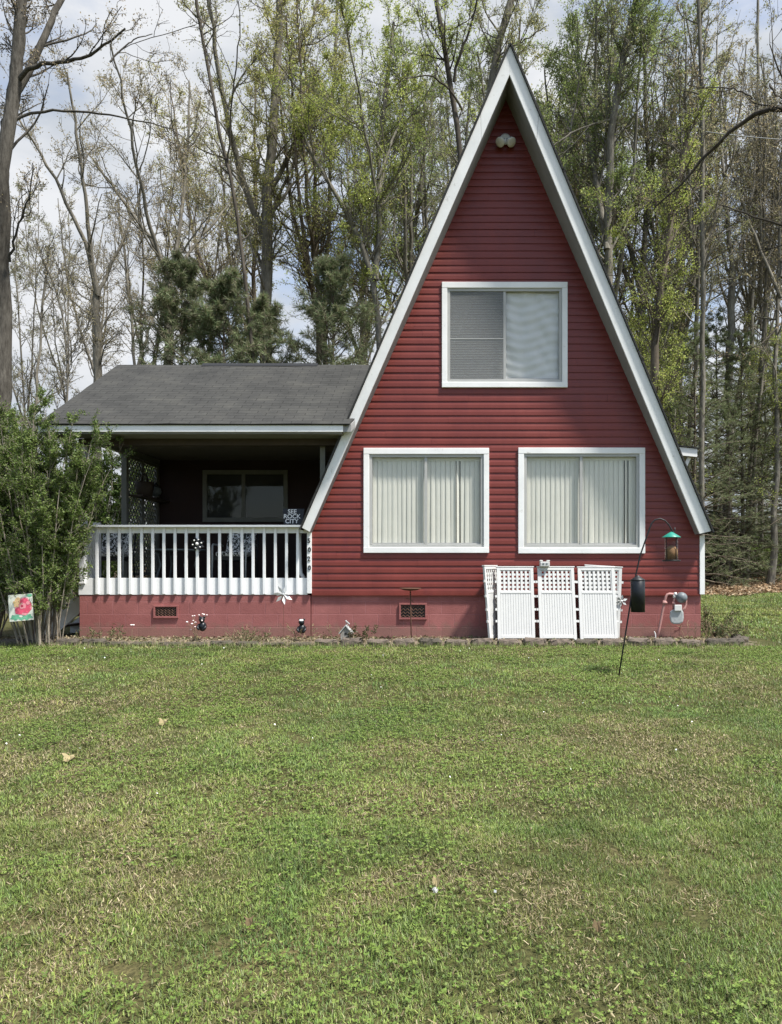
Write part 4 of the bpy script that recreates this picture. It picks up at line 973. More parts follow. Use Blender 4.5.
px_tree('grey tree spreading five limbs above the middle of the porch roof', 27, ([(170, 480), (169, 350), (169, 285)], 10, 8.5),
        [([(169, 288), (160, 258), (146, 232), (125, 205), (105, 178), (86, 152), (72, 135)], 5.5, 1.5), ([(168, 284), (158, 235), (154, 190), (150, 140), (146, 100)], 4.5, 1.5), ([(170, 282), (175, 235), (179, 180), (180, 120), (178, 60)], 5, 1.8), ([(170, 280), (182, 250), (196, 222), (212, 195), (222, 160)], 4, 1.3), ([(172, 262), (188, 248), (203, 232), (214, 222)], 2.5, 1.0)],
        'tan', 'bark_grey', 13, t0=.75, n1=18, n2=5, n3=5, leaves=6, lsize=.075, l1=2.8)
px_tree('thick pale tree with a tall yellow-green crown over the porch roof', 31, ([(267, 500), (266, 340), (266, 250), (268, 190), (272, 130), (277, 60), (280, -10)], 17, 7),
        [([(266, 240), (252, 205), (240, 165), (232, 110), (228, 50), (225, 0)], 7, 2.5), ([(268, 195), (282, 155), (300, 118), (322, 80), (335, 40)], 6, 2), ([(270, 215), (292, 180), (310, 162), (330, 148)], 4, 1.2), ([(266, 275), (250, 240), (232, 215), (212, 190)], 4, 1.3), ([(276, 90), (290, 50), (305, 10), (315, -30)], 5, 2), ([(268, 230), (275, 190), (290, 150), (300, 100), (306, 60)], 4, 1.5)],
        'yellow', 'bark_grey', 14, t0=.45, n1=34, n2=7, n3=5, leaves=8, lsize=.09, l1=3.2)
px_tree('thin dark leaning tree crossing in front of the yellow-green crown', 24, ([(262, 500), (252, 330), (240, 225), (228, 165), (218, 120), (207, 70), (198, 20), (193, -30)], 4.5, 3),
        [([(228, 165), (236, 120), (248, 80), (252, 40)], 2, .9)], 'olive', 'bark_dark', 15, t0=.55, n1=16, n2=4, n3=3, leaves=4, lsize=.07, l1=2.0)
px_tree('tree bending far left with a second straight stem just left of the gable', 29, ([(381, 500), (379, 360), (377, 290), (372, 262), (362, 240), (347, 214), (330, 186), (314, 160), (300, 128)], 9, 3.5),
        [([(376, 280), (377, 220), (377, 150), (380, 90), (386, 30), (390, -20)], 6, 3), ([(352, 222), (346, 180), (344, 140), (338, 100), (330, 60)], 3, 1.2), ([(378, 200), (368, 150), (360, 100), (350, 50)], 3, 1.3), ([(378, 180), (392, 130), (402, 80), (408, 30)], 3, 1.3)],
        'lime', 'bark_grey', 16, t0=.5, n1=30, n2=7, n3=5, leaves=8, lsize=.09, l1=3.0)
px_tree('slender straight tree right of the pale crowned tree', 33, ([(324, 500), (325, 360), (327, 250), (331, 150), (336, 60), (338, -10)], 6, 2.6),
        [([(326, 300), (334, 262), (344, 225), (352, 180)], 3, 1.1)], 'olive', 'bark_grey', 17, t0=.45, n1=22, n2=5, n3=4, leaves=6, l1=2.4)
px_tree('dark crooked tree with hanging limbs just left of the gable peak', 24, ([(467, 500), (465, 330), (463, 200), (462, 140), (456, 92), (446, 65), (440, 40), (437, 0), (435, -40)], 8, 4.5),
        [([(454, 82), (459, 62), (468, 40), (476, 18), (478, -10)], 3.2, 1.4), ([(462, 110), (448, 92), (430, 85), (412, 92), (396, 98)], 2.4, .8), ([(440, 40), (432, 20), (424, 0)], 2, 1)],
        'lime', 'bark_dark', 18, t0=.55, n1=20, n2=5, n3=4, leaves=6, lsize=.08, l1=2.2)
px_tree('dark trunk leaning right behind the very peak of the gable', 26, ([(470, 500), (474, 250), (481, 130), (488, 85), (497, 48), (508, 8), (520, -40)], 9.5, 7),
        [([(492, 62), (508, 52), (528, 44), (545, 36)], 2, .8), ([(512, 0), (530, -10), (545, -20)], 3, 1)], 'olive', 'bark_grey', 19, t0=.55, n1=24, n2=6, n3=5, leaves=8, lsize=.08, l1=3.0)
px_tree('tall twin-stemmed grey tree right of the gable peak', 30, ([(607, 520), (607, 360), (607, 260), (608, 170), (611, 110), (620, 60), (634, 10), (642, -30)], 11, 6),
        [([(607, 250), (602, 190), (598, 130), (592, 70), (588, 10)], 7, 3), ([(608, 165), (616, 140), (622, 112), (630, 85)], 4, 2), ([(610, 120), (590, 128), (568, 140), (548, 158), (532, 172)], 2.6, .9), ([(602, 240), (612, 205), (620, 190)], 2, 1)],
        'green', 'bark_grey', 20, t0=.45, n1=38, n2=7, n3=5, leaves=8, lsize=.09, l1=3.4)
px_tree('rough dark trunk with yellow-green leaves right of the roof slope', 27, ([(651, 540), (652, 440), (655, 360), (659, 300), (664, 250), (674, 205), (684, 165), (690, 120)], 11, 5),
        [([(658, 290), (648, 262), (636, 240), (628, 215)], 3, 1), ([(663, 255), (676, 232), (690, 215)], 3, 1)], 'lime', 'bark_brown', 21, t0=.35, n1=34, n2=6, n3=4, leaves=7, lsize=.085, l1=2.4)
px_tree('straight grey tree midway between the roof slope and the right edge', 30, ([(701, 560), (702, 400), (704, 300), (704, 200), (702, 110), (699, 20), (697, -30)], 6, 3.5),
        [([(704, 268), (712, 245), (722, 235), (735, 230)], 2.2, .9), ([(703, 210), (694, 180), (684, 160)], 2, .8)], 'olive', 'bark_grey', 22, t0=.4, n1=26, n2=5, n3=4, leaves=5, lsize=.08, l1=2.4)
px_tree('smooth pale tree with three upright limbs near the right edge', 35, ([(727, 560), (727, 470), (729, 380), (731, 320), (733, 270)], 8.5, 7),
        [([(733, 272), (732, 220), (733, 150), (736, 70), (738, 0)], 4.5, 2), ([(733, 275), (744, 248), (752, 215), (762, 180), (770, 130), (776, 60)], 3.5, 1.5), ([(731, 310), (740, 282), (752, 260), (768, 240), (785, 228)], 3, 1.3), ([(732, 285), (726, 255), (722, 225), (714, 190)], 2.4, 1)],
        'tan', 'bark_pale', 23, t0=.7, n1=16, n2=5, n3=4, leaves=4, lsize=.075, l1=2.4)
px_tree('white-barked thin tree standing low at the right wood edge', 38, ([(756, 560), (754, 500), (752, 420), (752, 330), (754, 220), (757, 100), (758, 0)], 5.5, 2.5),
        [([(752, 330), (744, 290), (738, 250)], 2, .8)], 'olive', 'bark_pale', 24, t0=.45, n1=22, n2=5, n3=4, leaves=4, l1=2.2)
px_tree('near bare tree off the right edge reaching a big dark limb into the picture', 17, ([(850, 560), (848, 300), (846, 150), (844, 40), (842, -40)], 20, 10),
        [([(846, 150), (818, 98), (786, 76), (768, 84), (752, 98), (738, 112), (722, 128), (706, 143), (694, 152), (684, 158)], 9, 1.6), ([(846, 200), (812, 160), (790, 143), (776, 150), (764, 162), (752, 172)], 5, 1.2), ([(847, 260), (812, 230), (790, 216), (765, 210), (748, 196), (730, 190)], 4, 1.0), ([(847, 330), (815, 312), (792, 298), (778, 318), (764, 335), (748, 350), (735, 362)], 4, 1.0), ([(770, 84), (774, 98), (782, 112), (795, 126)], 2, 1), ([(752, 98), (738, 84), (720, 78), (700, 74)], 1.8, .7)],
        'bronze', 'bark_dark', 25, t0=.8, n1=14, n2=4, n3=4, leaves=2, lsize=.06, l1=1.6, twig_r=.007)
px_tree('young bare tree with fine rising twigs beside the left trunk', 24, ([(30, 560), (34, 420), (40, 330), (48, 260)], 3.5, 2), [([(44, 300), (56, 262), (64, 230)], 1.6, .8)], 'tan', 'bark_grey', 26, t0=.3, n1=26, n2=5, n3=3, leaves=1, lsize=.06, l1=2.0)
px_tree('thin crooked sapling rising behind the left slope of the porch roof', 22, ([(66, 520), (66, 420), (68, 350), (62, 312), (54, 285), (48, 270)], 3.2, 1.5), [([(67, 360), (78, 335), (88, 318)], 1.8, .8), ([(68, 340), (69, 300), (70, 270)], 1.8, .8)], 'tan', 'bark_grey', 27, t0=.4, n1=24, n2=5, n3=3, leaves=2, lsize=.06, l1=1.6)
px_tree('slim leaning pair of stems behind the middle pines', 34, ([(138, 500), (136, 380), (132, 320), (124, 250), (118, 200)], 4, 2), [([(137, 370), (142, 310), (150, 250), (156, 200)], 3.5, 1.4)], 'tan', 'bark_grey', 28, t0=.4, n1=22, n2=4, n3=3, leaves=3, l1=2.2)

# --- kinds for the deeper wood, each copied as single trees
def wild_limbs(rng, Ht, r, fork):
    lean = rng.normal(0, .05, 2); tp = [(0, 0, 0)]
    for t in (.2, .4, .6, .8, 1.0): tp.append((lean[0] * Ht * t + rng.normal(0, .18), lean[1] * Ht * t + rng.normal(0, .18), Ht * t))
    L = [(np.array(tp, float), r, r * .2)]
    for i in range(fork):
        t = rng.uniform(.32, .6); b = np.array([lean[0] * Ht * t, lean[1] * Ht * t, Ht * t]); a = rng.uniform(0, 6.28); o = rng.uniform(.08, .17) * Ht * (1 - t)
        e = b + np.array([math.cos(a) * o * 1.6, math.sin(a) * o * 1.6, Ht * (1 - t) * rng.uniform(.75, 1.0)]); mid = (b + e) / 2 + np.array([math.cos(a) * o * .35, math.sin(a) * o * .35, -.3])
        L.append((np.array([b, mid, e]), r * .6, r * .15))
    return L
KINDS_ = []; LEAFX = .8
for i, (pal, bark, Ht, r, fork, kw) in enumerate([
    ('olive', 'bark_grey', 25, .17, 2, dict(n1=34, n2=6, n3=5, leaves=6, l1=3.0)),
    ('green', 'bark_grey', 24, .20, 3, dict(n1=34, n2=7, n3=5, leaves=8, l1=3.4)),
    ('tan', 'bark_grey', 23, .15, 3, dict(n1=26, n2=6, n3=5, leaves=4, l1=2.8)),
    ('yellow', 'bark_brown', 26, .20, 3, dict(n1=36, n2=7, n3=5, leaves=8, l1=3.4)),
    ('bronze', 'bark_dark', 22, .14, 3, dict(n1=24, n2=5, n3=5, leaves=3, l1=2.6)),
    ('olive', 'bark_grey', 24, .10, 2, dict(n1=40, n2=6, n3=5, leaves=3, l1=2.0, t0=.3)),
    ('lime', 'bark_grey', 13, .10, 2, dict(n1=30, n2=6, n3=5, leaves=8, l1=2.6, t0=.2)),
]):
    rng = np.random.default_rng(100 + i); kw.setdefault('t0', .36); kw['lsize'] = .11; kw['twig_r'] = .011
    t = make_tree('deciduous_tree', (0, 0, 0), tree_meshes(wild_limbs(rng, Ht, r, fork), rng, pal, **kw), bark, 'x'); KINDS_.append(t)
WOOD_LABEL = ['slim wood tree with sparse olive leaves deep behind the house', 'full green-leaved tree deep in the wood behind the house', 'tan-budded many-limbed tree deep in the wood behind the house',
              'tall yellow-green tree deep in the wood behind the house', 'thin dark tree with few bronze leaves deep in the wood', 'pole-thin straight tree with short twigs in the wood behind the house', 'low bright green understorey tree between the taller trunks']
used = set()
def place_kind(k, px, d, s=1.0, rz=None):
    Y = d + CAMY; X = PX(px, Y); src = KINDS_[k]; o = src if k not in used else copy_tree(src); used.add(k)
    o.location = (X, Y, float(gz(X, Y)) - .05); o.rotation_euler = (0, 0, rz if rz is not None else random.uniform(0, 6.28)); o.scale = (s, s, s * random.uniform(.95, 1.08))
    tag(o, WOOD_LABEL[k], 'tree', 'deep wood: ' + ['slim olive', 'full green', 'tan budded', 'tall yellow-green', 'dark bronze', 'pole-thin', 'low bright green'][k] + ' trees')
for k, px, d, s in [(2, 28, 46, .85), (2, 118, 44, .9), (4, 60, 52, .8), (4, 150, 40, .9), (2, 205, 42, 1), (0, 225, 38, .95), (4, 245, 47, 1), (3, 290, 42, 1.0), (3, 235, 50, 1.1), (0, 300, 37, .9), (1, 350, 40, 1.0), (3, 365, 50, 1.1), (1, 405, 38, .95), (0, 420, 46, 1.05),
                    (3, 400, 56, 1.2), (0, 440, 36, .9), (1, 455, 48, 1.1), (0, 500, 40, 1.0), (2, 520, 36, .95), (0, 545, 44, 1.05), (1, 560, 38, .9), (0, 575, 52, 1.15), (1, 590, 42, 1.0), (2, 632, 38, .95), (1, 625, 50, 1.15), (0, 645, 45, 1.0), (3, 668, 52, 1.05), (0, 685, 38, .9),
                    (2, 715, 42, 1.0), (2, 740, 46, .95), (2, 748, 36, .9), (0, 765, 40, .85), (2, 775, 50, 1.0), (2, 790, 38, .95), (2, 700, 58, 1.1), (0, 735, 60, 1.0), (4, 810, 44, 1.0), (0, 830, 36, .9), (0, -30, 40, .8), (2, -80, 46, .9), (4, 860, 50, 1),
                    (6, 640, 31, .9), (6, 680, 34, 1.0), (6, 760, 37, .9), (6, 385, 36, 1.0), (6, 400, 45, 1.1), (6, 420, 33, .9), (6, 770, 45, 1.1), (6, 790, 33, .8), (6, 665, 40, 1.1), (6, 30, 38, .7), (6, -5, 34, .6), (6, 20, 30, .5), (0, 480, 52, 1.1), (2, 430, 60, 1.2), (0, 330, 58, 1.1), (2, 270, 60, 1.1), (0, 350, 64, 1.2),
                    (1, 530, 33, 1.0), (3, 545, 36, 1.1), (1, 575, 34, 1.05), (1, 640, 35, 1.1), (3, 655, 41, 1.15), (1, 670, 46, 1.2), (3, 610, 55, 1.3), (1, 545, 55, 1.3), (3, 500, 44, 1.15), (0, 620, 33, 1.0), (2, 690, 34, 1.0), (2, 660, 36, 1.0), (2, 720, 50, 1.2), (2, 755, 40, 1.05), (2, 770, 32, .95), (2, 782, 43, 1.1), (3, 715, 63, 1.3),
                    (3, 310, 35, 1.0), (1, 335, 46, 1.15), (3, 255, 37, 1.0), (3, 215, 36, .95), (3, 190, 45, 1.0), (1, 385, 33, 1.0), (3, 345, 33, .95), (1, 430, 40, 1.1), (2, 140, 37, .85), (2, 170, 48, .95), (2, 100, 36, .75), (2, 185, 35, .85),
                    (5, 40, 34, .75), (5, 75, 37, .8), (5, 120, 32, .8), (5, 145, 41, .9), (5, 196, 33, .95), (5, 214, 40, 1), (5, 238, 35, 1), (5, 285, 34, 1), (5, 305, 42, 1.1), (5, 318, 36, 1), (5, 345, 39, 1.1), (5, 360, 34, 1), (5, 398, 36, 1.1), (5, 415, 42, 1.1), (5, 428, 34, 1), (5, 445, 45, 1.2),
                    (5, 530, 45, 1.2), (5, 555, 35, 1), (5, 585, 36, 1.1), (5, 597, 44, 1.2), (5, 622, 40, 1.1), (5, 638, 33, 1), (5, 660, 44, 1.2), (5, 675, 35, 1), (5, 690, 46, 1.2), (5, 712, 37, 1), (5, 722, 48, 1.2), (5, 746, 35, 1), (5, 765, 46, 1.2), (5, 777, 36, 1), (5, 30, 48, .9), (5, 88, 50, 1.0)]:
    if (90 < px < 500 and (d > 41 or (px * 3 + d) % 2 or k == 5 and px % 2 == 0)) or d > 48 or (px > 520 and d > 43) or (k == 5 and (px * 7 + d) % 5 < 2) or (px < 90 and d > 40): continue
    place_kind(k, px, d, s)

# --- pines and hemlocks
def conifer_meshes(rng, Ht, r, wid, nwh, droop, nsp, needles, nl, z0=.08, pal=None):
    tp = np.array([(0, 0, 0), (.05, 0, Ht * .3), (-.03, .05, Ht * .6), (0, 0, Ht)], float); q = resample(tp, 14); rr = r * (1 - .93 * np.linspace(0, 1, 14))
    tv, tq = tubes_np(q[None], rr[None], 9)
    S = []; D = []; Ln = []
    for i in range(nwh):
        t = z0 + (1 - z0) * (i / nwh) ** .95; n = rng.integers(4, 7)
        for a in rng.uniform(0, 6.28) + np.arange(n) * 6.283 / n + rng.normal(0, .25, n):
            S.append((0, 0, Ht * t + rng.normal(0, .12))); el = R(droop[0] + (droop[1] - droop[0]) * t + rng.normal(0, 9)); D.append((math.cos(a) * math.cos(el), math.sin(a) * math.cos(el), math.sin(el)))
            Ln.append(wid * (1.02 - t) ** .6 * rng.uniform(.55, 1.2))
    S = np.array(S); D = np.array(D); Ln = np.array(Ln)
    P1 = grow(S, D, Ln, 6, .09, .03, rng); R1 = (.010 + Ln * .008)[:, None] * np.linspace(1, .3, 7)[None]
    v1, q1 = tubes_np(P1, R1, 5)
    S2, D2, r2, t2, pi = spawn(P1, R1, nsp, .22, 48, rng); D2 = D2 * np.array([1, 1, .45]); L2 = np.repeat(Ln, nsp) * rng.uniform(.15, .38, len(S2)) * (1.15 - .6 * t2)
    P2 = grow(S2, D2, L2, 3, .13, .02, rng); R2 = np.full((len(S2), 4), .008) * np.linspace(1, .6, 4)[None]; v2, q2 = tubes_np(P2, R2, 3)
    idx = np.repeat(np.arange(len(P2)), needles); K = len(idx); tt = rng.random(K) * 3; i0 = np.minimum(tt.astype(int), 2); w = (tt - i0)[:, None]
    C = P2[idx, i0] * (1 - w) + P2[idx, i0 + 1] * w; T = unit(P2[idx, i0 + 1] - P2[idx, i0])
    nd = unit(T * .75 + rng.normal(0, .55, (K, 3))); s = (nl * rng.uniform(.6, 1.2, K))[:, None]; side = unit(np.cross(nd, rng.normal(0, 1, (K, 3)))) * s * .045
    tip = C + nd * s; midp = C + nd * s * .45
    V = np.stack([C, midp + side, tip, midp - side], 1).reshape(-1, 3)
    p = np.array(pal or [(.13, .18, .08), (.165, .205, .095), (.20, .215, .115), (.22, .20, .13)]); c = p[rng.integers(0, len(p), K)] * rng.uniform(.8, 1.2, (K, 1)) * (.8 + .4 * ((pi[idx] * .618) % 1))[:, None]
    return (tv, tq), (np.concatenate([v1, v2]), np.concatenate([q1, q2 + len(v1)])), (V, np.arange(K * 4).reshape(-1, 4), np.repeat(c, 4, 0))
rng = np.random.default_rng(41)
pine0 = make_tree('pine_tree', (0, 0, 0), conifer_meshes(rng, 13.5, .15, 4.0, 26, (4, 48), 13, 40, .24), 'bark_brown', 'x', leafm='needle')
pine1 = make_tree('pine_tree', (0, 0, 0), conifer_meshes(rng, 11.5, .13, 4.1, 22, (2, 46), 13, 40, .24), 'bark_brown', 'x', leafm='needle')
hem0 = make_tree('hemlock_tree', (0, 0, 0), conifer_meshes(rng, 12.0, .12, 3.2, 30, (-6, 26), 9, 30, .13, .05, [(.17, .22, .095), (.205, .25, .11), (.24, .27, .145)]), 'bark_brown', 'x', leafm='needle')
seen = set()
def place_con(src, px, d, s, label, group=None):
    Y = d + CAMY; X = PX(px, Y); o = src if src.name not in seen else copy_tree(src); seen.add(src.name)
    o.location = (X, Y, float(gz(X, Y)) - .05); o.rotation_euler = (0, 0, random.uniform(0, 6.28)); o.scale = (s, s, s); tag(o, label, 'tree', group)
place_con(pine0, 182, 25, .84, 'dark bushy pine behind the left half of the porch roof')
place_con(pine1, 224, 24, .90, 'dense green pine standing left of the thick pale trunk')
place_con(pine1, 262, 27, .92, 'dark pine partly behind the thick pale trunk')
place_con(pine0, 334, 25.5, .86, 'rounded dark pine between the pale trunk and the bending tree')
place_con(pine1, 152, 28, .72, 'small dark pine low at the left of the bushy pine')
place_con(hem0, 300, 25, .62, 'lower light green hemlock between the two pine masses')
place_con(hem0, 362, 28, .72, 'soft green hemlock by the foot of the bending tree')
place_con(hem0, 694, 31, .92, 'feathery green hemlock just right of the dark trunk')
place_con(hem0, 729, 33, .66, 'short hemlock in front of the smooth pale trunk at the right')
place_con(hem0, 716, 35, 1.05, 'taller hemlock behind the feathery one at the right')
for px, d, s in [(668, 34, .75), (742, 34, .95), (775, 38, 1.05), (800, 33, .95), (760, 44, 1.2), (700, 42, 1.15), (730, 50, 1.3), (785, 52, 1.3), (660, 46, 1.2), (835, 40, 1.1), (678, 55, 1.3), (748, 58, 1.4), (5, 30, .62), (-25, 26, .6), (20, 40, .7)]:
    place_con(hem0, px, d, s, 'soft green hemlock among the crowded conifers at the wood edge', 'crowded hemlocks at the wood edge')

# --- shrubs
def shrub_meshes(rng, nst, Ht, spread, leaves, lsize, pal, r=.014, n1=9, n2=5, zl=.2, out=.5, lean=(0, 0)):
    a = rng.uniform(0, 6.283, nst); b0 = rng.uniform(0, .26, nst) ** .8
    S = np.stack([np.cos(a) * b0, np.sin(a) * b0 * .7, np.zeros(nst)], 1); k = rng.uniform(.05, 1, nst) * out
    D = np.stack([np.cos(a) * k + lean[0], np.sin(a) * k * .8 + lean[1], np.ones(nst)], 1); Ln = Ht * rng.uniform(.62, 1.1, nst) * np.sqrt(1 + k ** 2) * .97
    P1 = grow(S, D, Ln, 10, .06, .03, rng); R1 = (r * rng.uniform(.6, 1.3, nst))[:, None] * np.linspace(1, .3, 11)[None]; v1, q1 = tubes_np(P1, R1, 6)
    S, D, r2, t, _ = spawn(P1, R1, n1, zl, 38, rng); L2 = spread * rng.uniform(.3, 1.0, len(S)) * (1.1 - .5 * t); P2 = grow(S, D, L2, 5, .13, .08, rng); R2 = np.maximum(.35 * r2, .0035)[:, None] * np.linspace(1, .5, 6)[None]; v2, q2 = tubes_np(P2, R2, 4)
    S, D, r3, t, _ = spawn(P2, R2, n2, .1, 40, rng); L3 = np.repeat(L2, n2) * rng.uniform(.25, .55, len(S)); P3 = grow(S, D, L3, 3, .15, .06, rng); R3 = np.full((len(S), 4), .0028); v3, q3 = tubes_np(P3, R3, 3)
    idx = np.repeat(np.arange(len(P3)), leaves); K = len(idx); tt = rng.random(K) * 3; i0 = np.minimum(tt.astype(int), 2); w = (tt - i0)[:, None]
    C = P3[idx, i0] * (1 - w) + P3[idx, i0 + 1] * w + rng.normal(0, .018, (K, 3)); V, Q = leaf_quads(C, lsize, rng, .45, .2); cols = leaf_cols(K, pal, rng, idx // 3)
    return (v1, q1), (np.concatenate([v2, v3]), np.concatenate([q2, q3 + len(v2)])), (V, Q, cols)
def make_shrub(name, base, meshes, label, group=None, cat='shrub', leafm='shrub_leaf'):
    root = thing(name, label, cat, base, group); (tv, tq), (bv, bq), (lv, lq, lc) = meshes
    if cat != 'shrub':
        link('stems', np_mesh('stems', np.concatenate([tv, bv]), [np.concatenate([tq, bq + len(tv)])], 4), 'dry_stalk', root, smooth_=True); link('foliage', np_mesh('foliage', lv, [lq], 4, lc), leafm, root); return root
    link('stems', np_mesh('stems', tv, [tq], 4), 'stem_grey', root, smooth_=True); link('twigs', np_mesh('twigs', bv, [bq], 4), 'stem_grey', root)
    link('foliage', np_mesh('foliage', lv, [lq], 4, lc), leafm, root); return root
SHR = [(.115, .175, .040), (.145, .20, .050), (.185, .24, .068), (.09, .14, .035)]
rng = np.random.default_rng(61)
make_shrub('large_shrub', (PX(40, -.8), -.80, .02), shrub_meshes(np.random.default_rng(77), 54, 3.45, .50, 20, .036, SHR, .012, 22, 8, .15, .24, (-.045, .0)), 'tall many-stemmed green shrub hiding the left porch corner')
make_shrub('large_shrub', (PX(-25, -.3), -.2, .02), shrub_meshes(rng, 34, 3.3, .66, 20, .038, SHR, .013, 18, 8, .12, .34), 'second green shrub cut by the left edge behind the flag')
make_shrub('large_shrub', (-9.2, 8.0, .0), shrub_meshes(rng, 44, 4.3, 1.2, 15, .085, [(.09, .145, .030), (.07, .12, .026), (.12, .17, .04)], .015, 11, 6, .05, .40), 'lighter green shrub seen through the open porch side')
BR = [(.11, .16, .035), (.085, .13, .03), (.15, .19, .05)]
sh0 = make_shrub('wood_edge_shrub', (0, 0, 0), shrub_meshes(rng, 20, 2.0, .8, 7, .10, BR, .014, 9, 5, .05, .8), 'x')
first = True
for px, d, s in [(715, 38, 1.0), (742, 39, 1.0), (762, 36, .8), (778, 40, 1.0), (690, 36, .9), (798, 37, .9), (725, 37, 1.1), (757, 39, 1.2), (790, 42, 1.3), (706, 36, .8), (776, 37, .8), (727, 36, .9), (745, 37, .8), (757, 38, .9), (698, 35, .8), (676, 38, 1.1)]:
    o = sh0 if first else copy_tree(sh0); first = False; Y = d + CAMY; X = PX(px, Y)
    o.location = (X, Y, float(gz(X, Y)) - .03); o.scale = (s * 1.15, s * 1.15, s * .8); o.rotation_euler = (0, 0, random.uniform(0, 6.28)); tag(o, 'bright green bush in the low thicket along the leaf-strewn wood edge', 'shrub', 'bushes along the right wood edge')
WD = [(.075, .105, .034), (.10, .12, .045), (.055, .085, .028)]
make_shrub('weed_clump', (PX(707, .4), .4, .0), shrub_meshes(rng, 14, .42, .20, 3, .04, WD, .004, 6, 4, .05, .8), 'leafy weed clump growing at the right house corner', cat='weed')
make_shrub('weed_clump', (PX(727, -.1), -.1, .0), shrub_meshes(rng, 14, .22, .20, 3, .035, WD, .004, 6, 4, .05, .9), 'low weed clump inside the curved end of the edging', cat='weed')
make_shrub('dry_plant', (PX(318, -.4), -.4, .02), shrub_meshes(rng, 9, .25, .12, 2, .03, [(.20, .17, .09)], .003, 4, 3, .1, .7), 'small dry plant between the two foundation figures', cat='plant')
make_shrub('leafy_plant', (PX(361, -.62), -.62, .03), shrub_meshes(rng, 9, .26, .10, 4, .045, [(.07, .08, .03), (.10, .085, .045)], .003, 4, 3, .1, .9), 'small dark leafy plant right of the little bird house', cat='plant')
make_shrub('leafy_plant', (PX(100, -.4), -.4, .02), shrub_meshes(rng, 9, .18, .12, 3, .03, WD, .003, 5, 3, .1, 1.0), 'low green plant at the left foot of the porch foundation', cat='plant')
make_shrub('leafy_plant', (PX(250, -.5), -.5, .02), shrub_meshes(rng, 12, .07, .25, 3, .028, WD, .003, 5, 3, .1, 1.6), 'flat green plant below the pinwheel part of the foundation', cat='plant')
make_shrub('bare_vine', (PX(694, -.12), -.14, .02), shrub_meshes(rng, 6, .32, .16, 1, .025, [(.15, .10, .06)], .0035, 3, 2, .1, .8), 'brown bare vine on the foundation right of the gas meter', cat='vine')
# white flowers on wiry stems
fp = thing('flowering_plant', 'wiry plant with small white blooms in front of the porch foundation', 'flower', P(194, 640, -.35)); b = P(196, 639, -.35)
for i, (x, y) in enumerate([(187, 622), (192.5, 616), (194.5, 615.8), (195.5, 622.5), (199, 615), (202.5, 614), (203.8, 614.6), (206.8, 615), (190.5, 629.5), (192, 623.8), (195, 626.8), (193.2, 620.6)]):
    e = P(x, y, -.38 + .05 * math.sin(i)); m = MB(); m.tube([b + [.02 * math.sin(i * 2), 0, 0], (b + e) / 2 + [.02 * math.cos(i), 0, .03], e], .0025, 5); part('stem', m, 'dry_stalk', fp)
    m = MB(); m.ball(e, .012 if i % 3 else .017, 8, (1.2, 1, .8)); part('bloom', m, 'petal_blush', fp, True)
fp = thing('flowering_plant', 'single pale bloom low before the left of the porch foundation', 'flower', P(132, 638, -.4)); e = P(132.5, 625, -.4)
m = MB(); m.tube([P(131.5, 640, -.4), e], .0025, 5); part('stem', m, 'dry_stalk', fp)
for dx in (-.018, .014): m = MB(); m.ball(e + [dx, 0, 0], .017, 8, (1.3, 1, .7)); part('bloom', m, 'petal_blush', fp, True)

# ------------------------------------------------------------------ ground, grass, litter
gx = np.unique(np.concatenate([np.linspace(-14, 16, 121), np.linspace(-70, 80, 76), np.linspace(-600, 600, 25)])); gy = np.unique(np.concatenate([np.linspace(-13.5, 6, 90), np.linspace(-40, 80, 61), np.linspace(-600, 900, 31)]))
XX, YY = np.meshgrid(gx, gy); ZZ = gz(XX, YY)
V = np.stack([XX.ravel(), YY.ravel(), ZZ.ravel() - .012], 1); nx = len(gx); ii, jj = np.meshgrid(np.arange(nx - 1), np.arange(len(gy) - 1)); q0 = (jj * nx + ii).ravel()
tag(link('ground', np_mesh('ground', V, [np.stack([q0, q0 + 1, q0 + nx + 1, q0 + nx], 1)], 4), 'turf_soil', smooth_=True), kind='structure')

def vnoise(x, y, s, seed):
    rg = np.random.default_rng(seed); G = rg.random((256, 256)); x = x * s + 40.3; y = y * s + 71.7
    i = np.floor(x).astype(int); j = np.floor(y).astype(int); u = smooth(x - i); v = smooth(y - j); g = lambda a, b: G[a % 256, b % 256]
    return (g(i, j) * (1 - u) + g(i + 1, j) * u) * (1 - v) + (g(i, j + 1) * (1 - u) + g(i + 1, j + 1) * u) * v
def patchiness(x, y): return .30 * vnoise(x, y, .55, 1) + .34 * vnoise(x, y, 1.7, 2) + .36 * vnoise(x, y, 5.0, 3)
def scatter(n, d0, d1, xm=.62):
    """points spread evenly over the lawn wedge d0..d1 in front of the viewpoint, with a wide margin"""
    d = np.sqrt(RNG.random(n) * (d1 ** 2 - d0 ** 2) + d0 ** 2); x = (RNG.random(n) * 2 - 1) * (d * xm + 2.4); return x - .1, d + CAMY
BX_, BY_, BL, BW = [], [], [], []
for n, d0, d1, ln, wd in [(400000, 2.0, 4.2, .028, .0030), (330000, 4.0, 7.0, .032, .0044), (195000, 6.8, 11.05, .038, .0070)]:
    x, y = scatter(n, d0, d1); keep = y < -.96 + .02 * np.sin(x * 9)
    BX_.append(x[keep]); BY_.append(y[keep]); BL.append(np.full(keep.sum(), ln)); BW.append(np.full(keep.sum(), wd))
n = 75000; x = RNG.uniform(4.35, 15, n); y = RNG.uniform(-1.0, 16.5, n); keep = (x > 4.3 + .9 * (y < .4)) & (y + 5 * (vnoise(x, y, .9, 8) - .5) < 16.0) & (x < (y + 12) * .62 + 3.5)
BX_.append(x[keep]); BY_.append(y[keep]); BL.append(np.full(keep.sum(), .07)); BW.append(np.full(keep.sum(), .016))
